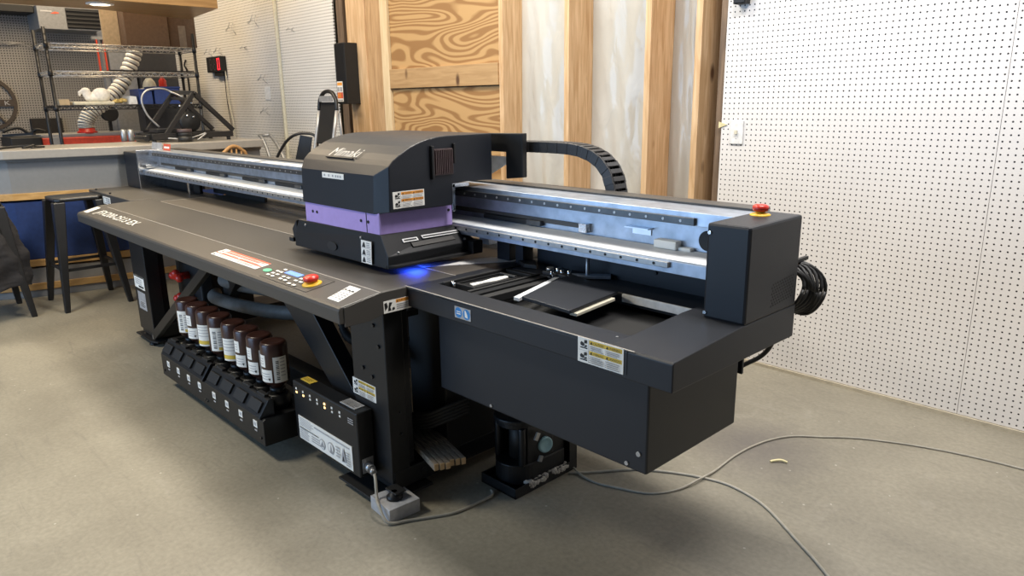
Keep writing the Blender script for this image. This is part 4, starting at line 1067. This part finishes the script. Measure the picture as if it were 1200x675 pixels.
# ------------------------------------------------------------------ bar counter
def poly_off(pts, d):
    """shift an open polyline to its left (away from the customers)"""
    out = []
    for i, p in enumerate(pts):
        a = V(pts[max(i - 1, 0)]); b = V(pts[min(i + 1, len(pts) - 1)]); t = (b - a); t = V((t.x, t.y)).normalized()
        out.append((p[0] + t.y * d, p[1] - t.x * d))
    return out
line = [(-5.235, -.60), (-5.235, -1.72), (-5.385, -2.39), (-5.75, -3.1)]
def strip(name, off0, off1, z0, z1, m, parent, bevel=.002):
    a = poly_off(line, off0); b = poly_off(line, off1); mb = MB()
    for i in range(len(line) - 1):
        q = [a[i], a[i + 1], b[i + 1], b[i]]
        mb.prism(q, 'z', z0, z1)
    return obj(name, mb, m, parent, bevel)
r = empty('bar_counter', (-5.5, -1.8, 0), 'grey and blue bar counter with oak trim strips behind the printer', 'counter')
strip('upper_panel', 0, .30, .76, 1.005, 'counterface', r)
strip('blue_panel', .0, .30, .28, .70, 'blue', r)['label'] = 'dark blue panel'
strip('lower_panel', 0, .30, .10, .215, 'counter', r)
strip('kick_board', .0, .30, .0, .05, 'counter', r)
for z in (.715, .230, .055): strip('oak_strip', -.018, .28, z, z + .048, 'oak', r)
strip('cove', -.03, .3, .985, 1.005, 'counterface', r)
strip('worktop', -.080, .62, 1.005, 1.067, 'countertop', r, .006)

def bar_stool(c, label, rot=0, back=False):
    r = empty('bar_stool', (c[0], c[1], 0), label, 'stool', 'black metal bar stools')
    x, y = c
    seat = MB().prism([(x - .15, y - .12), (x - .12, y - .15), (x + .12, y - .15), (x + .15, y - .12), (x + .15, y + .12), (x + .12, y + .15), (x - .12, y + .15), (x - .15, y + .12)], 'z', .735, .76)
    obj('seat', seat, 'steelblk', r, .008)
    for sx in (-1, 1):
        for sy in (-1, 1):
            t0 = V((x + sx * .125, y + sy * .125, .735)); t1 = V((x + sx * .235, y + sy * .200, 0))
            mb = MB(); w0, w1 = .036, .017
            vs = []
            for t, w in ((t0, w0), (t1, w1)):
                vs += [t + V((-w, -w, 0)), t + V((w, -w, 0)), t + V((w, w, 0)), t + V((-w, w, 0))]
            mb.add(vs, [(3, 2, 1, 0), (4, 5, 6, 7)] + [(i, (i + 1) % 4, (i + 1) % 4 + 4, i + 4) for i in range(4)])
            obj('leg', mb, 'steelblk', r, .006)
    k = .28; dx = .235 - (.11 * k / .735) - .0; dy = .200 - (.075 * k / .735)
    for z, s in ((.28, 1),):
        obj('foot_rail', MB().bar((x - dx, y - dy, z), (x + dx, y - dy, z), .012, .02).bar((x - dx, y + dy, z), (x + dx, y + dy, z), .012, .02).bar((x - dx, y - dy, z), (x - dx, y + dy, z), .012, .02).bar((x + dx, y - dy, z), (x + dx, y + dy, z), .012, .02), 'steelblk', r)
    return r
bar_stool((-4.966, -2.109), 'empty black metal bar stool in front of the bar counter')
s2 = bar_stool((-5.03, -2.69), 'black metal bar stool with a black jacket hung over it, at the left edge')
jk = MB(); vs = []; nx, nz = 60, 60
for j in range(nz + 1):
    t = j / nz; z = .80 - .60 * t
    for i in range(nx):
        a = 2 * PI * i / nx
        rx = .13 + .15 * min(1, t * 1.6); ry = .14 + .115 * min(1, t * 1.6)
        w = 1 + .05 * math.sin(5 * a + 3 * t) + .03 * math.sin(11 * a - 7 * t) + .02 * math.sin(26 * t + 3 * a) + random.uniform(-.012, .012)
        vs.append((-5.03 + rx * w * math.cos(a), -2.69 + ry * w * math.sin(a), z + .02 * math.sin(3 * a) * t))
jk.add(vs, [(j * nx + i, j * nx + (i + 1) % nx, (j + 1) * nx + (i + 1) % nx, (j + 1) * nx + i) for j in range(nz) for i in range(nx)], 0, True)
jk.add(vs[:nx], [tuple(range(nx))])
single('jacket', jk, 'jacket', 'black quilted jacket draped over the left bar stool', 'jacket')

# ------------------------------------------------------------------ soffit over the bar
sf = MB().prism([(-5.30, -.80), (-6.23, -.68), (-5.90, -1.50), (-5.93, -2.4), (-5.95, -4.2), (-5.25, -4.2)][::-1], 'z', 2.10, 2.70)
struct('ceiling', sf, 'soffit', .004)
o = empty('downlight', (-5.51, -1.604, 2.10), 'round recessed downlight glowing under the wooden soffit', 'light')
obj('trim_ring', MB().lathe([(.095, 0), (.095, -.008), (.07, -.012), (.068, 0)], (-5.51, -1.604, 2.10), n=28), 'white', o)
obj('lens', MB().cyl((-5.51, -1.604, 2.0985), (-5.51, -1.604, 2.092), .066, n=28), 'lamp', o)

# ------------------------------------------------------------------ wire rack and what stands on it
r = empty('wire_rack', (-6.48, -1.23, 0), 'black wire shelving rack standing behind the bar', 'shelf rack')
xa, xb, ya, yb = -6.66, -6.30, -1.83, -.642
for x in (xa, xb):
    for y in (ya, yb):
        mb = MB().cyl((x, y, 0), (x, y, 1.985), .0135, n=12)
        for k in range(38): mb.cyl((x, y, .08 + k * .05), (x, y, .083 + k * .05), .0148, n=10)
        obj('post', mb, 'steelblk', r)
for z in (1.86, 1.64, 1.36, .55):
    mb = MB()
    for x in (xa, xb):
        mb.cyl((x, ya, z), (x, yb, z), .004, n=6).cyl((x, ya, z - .032), (x, yb, z - .032), .004, n=6)
        y = ya; k = 0
        while y < yb - .03:
            mb.cyl((x, y, z if k % 2 else z - .032), (x, y + .03, z - .032 if k % 2 else z), .003, n=5); y += .03; k += 1
    for y in (ya, yb):
        mb.cyl((xa, y, z), (xb, y, z), .004, n=6).cyl((xa, y, z - .032), (xb, y, z - .032), .004, n=6)
        x = xa; k = 0
        while x < xb - .02:
            mb.cyl((x, y, z if k % 2 else z - .032), (x + .03, y, z - .032 if k % 2 else z), .003, n=5); x += .03; k += 1
    for k in range(44):
        y = ya + (yb - ya) * (k + .5) / 44; mb.cyl((xa, y, z + .004), (xb, y, z + .004), .002, n=5)
    obj('wire_shelf', mb, 'wire' if z > 1.5 else 'steelblk', r)
    mb = MB()
    for x in (xa, xb):
        for y in (ya, yb): mb.cyl((x, y, z - .04), (x, y, z + .008), .019, .017, n=12)
    obj('collar', mb, 'steelblk', r)
single('shelf_board', MB().box(-6.66, -6.31, -1.36, -.66, 1.6465, 1.658), 'black2', 'thin black board lying on the second rack shelf', 'board')
def carton(name, x0, x1, y0, y1, z0, z1, m, label, tape=True):
    r = empty(name, ((x0 + x1) / 2, (y0 + y1) / 2, z0), label, 'box')
    obj('carton', MB().box(x0, x1, y0, y1, z0, z1), m, r, .003)
    obj('flap_seam', MB().box(x0 + .01, x1 - .0, (y0 + y1) / 2 - .002, (y0 + y1) / 2 + .002, z1 - .0005, z1 + .001), 'black2', r)
    if tape: obj('tape_strip', MB().box(x1 - .0, x1 + .0012, y0 + (y1 - y0) * .36, y0 + (y1 - y0) * .62, z0, z0 + (z1 - z0) * .62), 'tape', r)
    return r
single('pale_panel', MB().box(-6.50, -6.48, -1.345, -1.205, 1.8675, 2.20), 'board', 'pale wooden panel standing on the rack top left of the cartons', 'board', .002)
carton('cardboard_box', -6.64, -6.34, -1.20, -.835, 1.8675, 2.19, 'card', 'large brown cardboard box on top of the rack, left of the taped one', False)
carton('cardboard_box', -6.62, -6.36, -.828, -.585, 1.8675, 2.17, 'card2', 'brown cardboard box with a paler tape strip at the right end of the rack top')
# white plaster figure on a board
r = empty('plaster_figure', (-6.47, -1.5, 1.37), 'white plaster animal figure lying on a cream slab on the rack', 'figurine')
f_ = MB()
bm_pts = [((-6.47, -1.50, 1.425), .045, (1, 1.5, .75)), ((-6.47, -1.43, 1.45), .066, (1, 1.15, .95)), ((-6.47, -1.54, 1.455), .034, (1, 1.1, 1.1)), ((-6.47, -1.55, 1.485), .032, (1, 1.2, .9)), ((-6.47, -1.59, 1.475), .018, (.9, 1.2, .8)), ((-6.47, -1.60, 1.455), .012, (.9, .9, 1.2))]
for c, r_, q in bm_pts: f_.sphere(c, r_, 16, sq=q)
o = obj('body', f_, 'statue', r); rm = o.modifiers.new('remesh', 'REMESH'); rm.mode = 'VOXEL'; rm.voxel_size = .006; rm.use_smooth_shade = True
obj('slab', MB().box(-6.58, -6.36, -1.68, -1.36, 1.3675, 1.395), 'cream', r, .006)
single('wood_block', MB().box(-6.50, -6.40, -1.78, -1.70, 1.3675, 1.415), 'board', 'small plain wood block on the rack, left of the plaster figure', 'block', .002)
g_ = MB()
for k in range(14): g_.sphere((-6.45 + random.uniform(-.04, .04), -1.345 + k * .007, 1.388 + random.uniform(0, .02)), random.uniform(.014, .026), 8, sq=(1, 1, .7))
single('gold_foil', g_, 'brass', 'crumpled gold foil heap on the rack in front of the duct', 'foil')
single('white_tray', MB().prism([(-1.24, 1.3675), (-1.165, 1.3675), (-1.17, 1.435), (-1.225, 1.44)], 'x', -6.60, -6.38), 'white', 'white plastic tray on the rack left of the blue bins', 'tray', .004)
for (y0, y1, z1, lab) in ((-1.15, -1.04, 1.50, 'smaller blue bin on the rack, left of the larger one'), (-1.02, -.80, 1.52, 'larger blue bin on the rack, behind the black aluminium frame')):
    b = MB(); x0, x1, z0 = -6.62, -6.36, 1.3675
    b.box(x0, x1, y0, y1, z0, z0 + .01).box(x0, x0 + .008, y0, y1, z0, z1).box(x1 - .008, x1, y0, y1, z0, z1).box(x0, x1, y0, y0 + .008, z0, z1).box(x0, x1, y1 - .008, y1, z0, z1)
    b.box(x1 - .01, x1 + .012, y0 - .01, y1 + .01, z1 - .015, z1)
    single('storage_bin', b, 'bluebin', lab, 'bin', .003, 'blue bins on the rack')
single('red_canister', MB().lathe([(.03, 0), (.035, .01), (.035, .17), (.02, .19), (.015, .21)], (-6.95, -.735, 1.42), n=18), 'red', 'red canister behind the right side of the rack', 'canister')
single('canister_shelf', MB().box(-7.05, -6.85, -.97, -.5, 0, 1.42), 'darkcab', 'dark cabinet carrying a red canister behind the rack', 'cabinet', .004)
single('white_bundle', MB().sphere((-6.95, -.86, 1.52), .09, 14, sq=(.6, .7, 1.1)).sphere((-6.95, -.93, 1.47), .05, 12, sq=(.6, 1, 1)), 'cream', 'cream bundle beside the red canister behind the rack', 'bundle')
# ribbed exhaust duct
dp = [V((-7.02, -.90, 2.25)), V((-7.0, -.905, 2.05)), V((-7.0, -.93, 1.88)), V((-7.0, -1.01, 1.70)), V((-6.98, -1.13, 1.52)), V((-6.95, -1.27, 1.40)), V((-6.95, -1.40, 1.31)), V((-6.95, -1.46, 1.22)), V((-6.95, -1.465, 1.16))]
dm = MB().tube(dp, .066, n=20, sub=34, rr=lambda t: 1 + .07 * math.sin(t * 2 * PI * 34))
nr = len(dm.v) // 20 - 2
for k in range(nr - 1):
    if math.sin((k + .5) / (nr - 1) * 2 * PI * 34) < -.55:
        for q in range(20): dm.m[k * 20 + q] = 1
single('exhaust_duct', dm, ['duct', 'grille'], 'white ribbed exhaust duct bending down behind the rack', 'duct')
# red machine on a back bench
r = empty('work_bench', (-7.1, -1.6, 0), 'low dark back bench behind the bar under the red machine', 'bench')
obj('bench_top', MB().box(-7.35, -6.75, -3.2, -.99, .96, .995), 'counter', r, .004)
for y in (-3.15, -2.1, -1.02): obj('panel', MB().box(-7.32, -6.78, y - .02, y + .02, 0, .96), 'darkcab', r)
r = empty('red_machine', (-7.05, -1.6, .995), 'long low red machine on the bench under the exhaust duct', 'machine')
obj('body', MB().box(-7.25, -6.85, -1.86, -1.0, .9955, 1.085), 'redpaint', r, .01)
obj('rail', MB().box(-7.25, -6.87, -1.86, -1.0, 1.085, 1.115), 'counter', r, .006)
obj('end_cap', MB().box(-7.26, -6.84, -2.10, -1.86, .9955, 1.10), 'black2', r, .01)
obj('control_block', MB().box(-6.87, -6.83, -1.80, -1.70, 1.0, 1.09), 'counter', r, .003)
obj('outlet_collar', MB().lathe([(.085, 1.112), (.085, 1.13), (.068, 1.135), (.068, 1.16)], (-6.95, -1.465, 0), n=20), 'red', r)
k_ = MB().tube([(-6.99, -2.12, 1.15), (-7.0, -2.0, 1.18), (-7.0, -1.92, 1.13), (-6.98, -1.86, 1.16), (-6.98, -1.80, 1.14)], .013, n=8).bar((-7.1, -2.1, 1.113), (-6.9, -1.9, 1.128), .03, .02)
single('black_clamp', k_, 'black2', 'black bar clamp lying on the left end of the red machine', 'clamp')
# left wall fixtures
r = empty('unit_heater', (-8.35, -1.15, 2.13), 'grey hanging unit heater with black louvres above the rack', 'heater')
obj('casing', MB().box(-8.662, -8.20, -1.44, -.845, 2.13, 2.36), 'heater', r, .006)
obj('louvre_recess', MB().box(-8.201, -8.196, -1.185, -.86, 2.145, 2.345), 'lab_k', r)
for k in range(5): obj('louvre', MB().obox((-8.19, -1.022, 2.165 + k * .040), V((.012, 0, -.008)), Y3 * .16, V((.002, 0, .003))), 'darkcab', r)
decal('maker_badge', r, (-8.1985, -1.41, 2.28), Y3, Z3, .17, .04, [('r', .0, .45, .6, .8, S_), ('p', [(.5, .1), (.75, .6), (.95, .45), (.98, .2), (.7, .05)], R_)], base=None)
single('black_duct', MB().box(-8.662, -8.30, -3.2, -1.445, 2.29, 2.36), 'black2', 'long black bar on the grey pegboard left of the heater', 'duct', .005)
r = empty('wall_screen', (-8.63, -1.4, 1.15), 'dark flat screen on the grey pegboard behind the rack posts', 'screen')
obj('panel', MB().box(-8.655, -8.61, -1.585, -1.285, 1.05, 1.235), 'black2', r, .004)
obj('display', MB().box(-8.61, -8.606, -1.575, -1.295, 1.06, 1.225), 'screen', r)
# round sign with spokes (only its right part is in the picture)
r = empty('round_sign', (-8.64, -1.95, 1.40), 'brown round spoked wall sign with a band of letters at the left edge', 'sign')
rg = MB(); nn = 48; c = V((-8.64, -1.95, 1.40)); vs = []
for x in (-8.655, -8.635):
    for rr_ in (.245, .280):
        for i in range(nn): a = 2 * PI * i / nn; vs.append((x, c.y + rr_ * math.cos(a), c.z + rr_ * math.sin(a)))
fs = []
for i in range(nn):
    j = (i + 1) % nn
    fs += [(i, j, nn + j, nn + i), (2 * nn + i, 3 * nn + i, 3 * nn + j, 2 * nn + j), (nn + i, nn + j, 3 * nn + j, 3 * nn + i), (i, 2 * nn + i, 2 * nn + j, j)]
rg.add(vs, fs)
obj('ring', rg, 'wheel', r)
obj('band', MB().box(-8.655, -8.632, -2.20, -1.70, 1.365, 1.435), 'wheel', r)
for a in (55, 125, 235, 305): obj('spoke', MB().bar(c, c + V((0, math.cos(math.radians(a)) * .25, math.sin(math.radians(a)) * .25)), .03, .015), 'wheel', r)
decal('letter', r, (-8.6315, -1.785, 1.378), Y3, Z3, .05, .045, [('t', 0, 0, 1, 1, 'K', S_)], base=None)
t = MB()
for k in range(4):
    t.tube([(-8.64, -1.78 + k * .03, 1.98), (-8.62, -1.66, 2.02 - k * .01), (-8.62, -1.52, 2.0), (-8.63, -1.40 + k * .03, 1.93 - k * .02)], .003, n=6)
single('coiled_wire', t, 'railL', 'loose loop of pale wire hanging on the grey pegboard left of the rack', 'wire')
single('tall_locker', MB().box(-7.9, -7.6, -1.00, -.76, 0, 2.1), 'heater', 'tall narrow grey locker behind the exhaust duct', 'locker', .005)
single('dark_locker', MB().box(-7.9, -7.55, -.74, -.36, 0, 1.95), 'darkcab', 'tall dark locker behind the right half of the rack', 'locker', .005)
for k, y in enumerate((-1.10, -1.035)):
    single('red_strap', MB().box(-7.62, -7.60, y, y + .013, 1.68, 2.0), 'redpaint', ['left one of two narrow red straps seen under the rack top', 'right one of two narrow red straps seen under the rack top'][k], 'strap', group='red straps')
single('strap_rail', MB().box(-7.64, -7.60, -1.13, -1.005, 2.0, 2.03).box(-7.66, -7.64, -1.05, -1.005, 0, 2.03), 'heater', 'grey panel with a rail carrying the red straps', 'panel')
single('black_spool', MB().lathe([(.075, 0), (.075, .02), (.045, .022), (.045, .06), (.075, .062), (.075, .08)], (-7.48, -1.12, 1.28), axis=(1, 0, 0), n=24).box(-7.48, -7.43, -1.13, -1.11, 0, 1.28), 'black2', 'black cable spool on a stand behind the rack', 'spool')

# ------------------------------------------------------------------ black aluminium frame on the bar
r = empty('aluminium_frame', (-5.6, -1.0, 1.067), 'black aluminium A-shaped frame of a small machine standing on the bar counter', 'frame')
def beamo(name, p0, p1, w=.034):
    return obj(name, MB().bar(p0, p1, w, w), 'steelblk', r, .002)
for x, ap, lf, rf in ((-5.42, (-1.03, 1.45), (-1.28, 1.13), (-.735, 1.145)), (-5.80, (-1.05, 1.46), (-1.30, 1.15), (-.755, 1.145))):
    beamo('side_strut', (x, ap[0], ap[1]), (x, lf[0], lf[1])); beamo('side_strut', (x, ap[0], ap[1]), (x, rf[0], rf[1]))
    beamo('base_rail', (x, -1.40, 1.115), (x, -.745, 1.115), .045)
    for y in (-1.38, -.78): obj('foot', MB().cyl((x, y, 1.067), (x, y, 1.094), .016, n=12), 'rubber', r)
for y in (-1.36, -1.0, -.76): beamo('cross_rail', (-5.42, y, 1.115), (-5.80, y, 1.115), .034)
beamo('ridge_rail', (-5.42, -1.03, 1.45), (-5.80, -1.05, 1.46), .034)
beamo('upper_rail', (-5.42, -1.06, 1.40), (-5.80, -1.08, 1.41), .022)
obj('motor_wheel', MB().lathe([(.085, -.015), (.085, .015), (.06, .018), (.03, .03), (.01, .032)], (-5.6, -1.02, 1.22), axis=(1, 0, 0), n=28), 'black2', r)
for y, z in ((-1.05, 1.27), (-1.0, 1.26), (-1.06, 1.36), (-1.0, 1.37), (-1.1, 1.35)): obj('bolt', MB().sphere((-5.56, y, z), .010, 8), 'chrome', r)
obj('carriage_plate', MB().box(-5.7, -5.5, -1.32, -1.14, 1.14, 1.17).cyl((-5.7, -1.42, 1.10), (-5.45, -1.42, 1.10), .025, n=14), 'steelblk', r, .003)
obj('wire_loop', tub([(-5.75, -1.22, 1.18), (-5.75, -1.30, 1.28), (-5.75, -1.33, 1.40), (-5.75, -1.28, 1.475), (-5.75, -1.16, 1.49), (-5.75, -1.08, 1.46), (-5.6, -1.05, 1.42)], .008), 'ladderalu', r)
obj('drag_cable', tub([(-5.40, -1.28, 1.10), (-5.38, -1.15, 1.09), (-5.38, -1.05, 1.11), (-5.38, -.98, 1.13), (-5.38, -1.06, 1.075)], .006), 'ladderalu', r)
single('tape_roll', MB().lathe([(.045, 0), (.055, .001), (.055, .045), (.045, .046)], (-5.36, -1.16, 1.067), n=24).lathe([(.050, .046), (.052, .075), (.040, .076)], (-5.36, -1.16, 1.067), n=24), 'lab_k', 'black round tin standing on the bar at the foot of the black frame', 'tin')
single('red_tape_roll', MB().lathe([(.054, 0), (.056, .002), (.056, .022), (.054, .024)], (-5.36, -1.16, 1.1445), n=24), 'grille', 'dark red tape roll resting on the black tin on the bar', 'tape roll')
for k, (x, y) in enumerate(((-5.95, -1.445), (-5.90, -1.405))):
    single('metal_can', MB().lathe([(.022, 0), (.024, .004), (.024, .09), (.020, .096)], (x, y, 1.067), n=16), 'railL', ['left one of the two slim pale cans on the bar beside the frame', 'right one of the two slim pale cans on the bar beside the frame'][k], 'can', group='slim pale cans on the bar')
t = MB().tube([(-5.50, -2.26, 1.071), (-5.55, -2.18, 1.085), (-5.62, -2.25, 1.08), (-5.6, -2.35, 1.075), (-5.5, -2.4, 1.074)], .010, n=6).tube([(-5.44, -2.22, 1.074), (-5.52, -2.12, 1.074), (-5.6, -2.2, 1.08)], .006, n=6)
single('tangled_leads', t, 'black2', 'small tangle of dark leads at the left end of the bar top', 'cable')

# ------------------------------------------------------------------ light
def area(name, loc, rot, sx, sy, power, col):
    l = bpy.data.lights.new(name, 'AREA'); l.shape = 'RECTANGLE'; l.size = sx; l.size_y = sy; l.energy = power; l.color = col
    o = bpy.data.objects.new(name, l); COL.objects.link(o); o.location = loc; o.rotation_euler = rot; return o
area('ceiling_lamp', (.1, -1.35, 3.4), (0, 0, 0), 1.4, .6, 108, (1., .96, .93))
area('ceiling_lamp', (-2.3, -1.2, 3.4), (0, 0, 0), 1.4, .5, 95, (1., .94, .83))
area('ceiling_lamp', (-5.2, -1.8, 3.4), (0, 0, 0), 2.4, 1.2, 100, (1., .80, .54))
area('ceiling_lamp', (-7.3, -1.4, 3.2), (0, 0, 0), 1.0, .5, 45, (1., .78, .50))
area('ceiling_lamp', (-3.2, -4.0, 3.4), (0, 0, 0), 1.2, .6, 115, (1., .92, .76))
area('garage_daylight', (-3.6, -6.9, 1.5), (math.radians(90), 0, 0), 4.5, 2.6, 165, (.42, .66, 1.))
uvl = bpy.data.lights.new('uv_glow', 'AREA'); uvl.energy = .28; uvl.color = (.02, .08, 1.); uvl.size = .06
o = bpy.data.objects.new('uv_glow', uvl); COL.objects.link(o); o.location = (-1.285, -1.885, .7925)
dl = bpy.data.lights.new('downlight_lamp', 'SPOT'); dl.energy = 25; dl.color = (1, .8, .5); dl.spot_size = 2.2; dl.shadow_soft_size = .06
o = bpy.data.objects.new('downlight_lamp', dl); COL.objects.link(o); o.location = (-5.51, -1.604, 2.08)
w = bpy.data.worlds.new('world'); bpy.context.scene.world = w; w.use_nodes = True
w.node_tree.nodes['Background'].inputs[0].default_value = (.80, .88, 1., 1); w.node_tree.nodes['Background'].inputs[1].default_value = .09
vsn = bpy.context.scene.view_settings
vsn.view_transform = 'Standard'; vsn.look = 'None'; vsn.gamma = 1; vsn.use_curve_mapping = False; vsn.exposure = 0
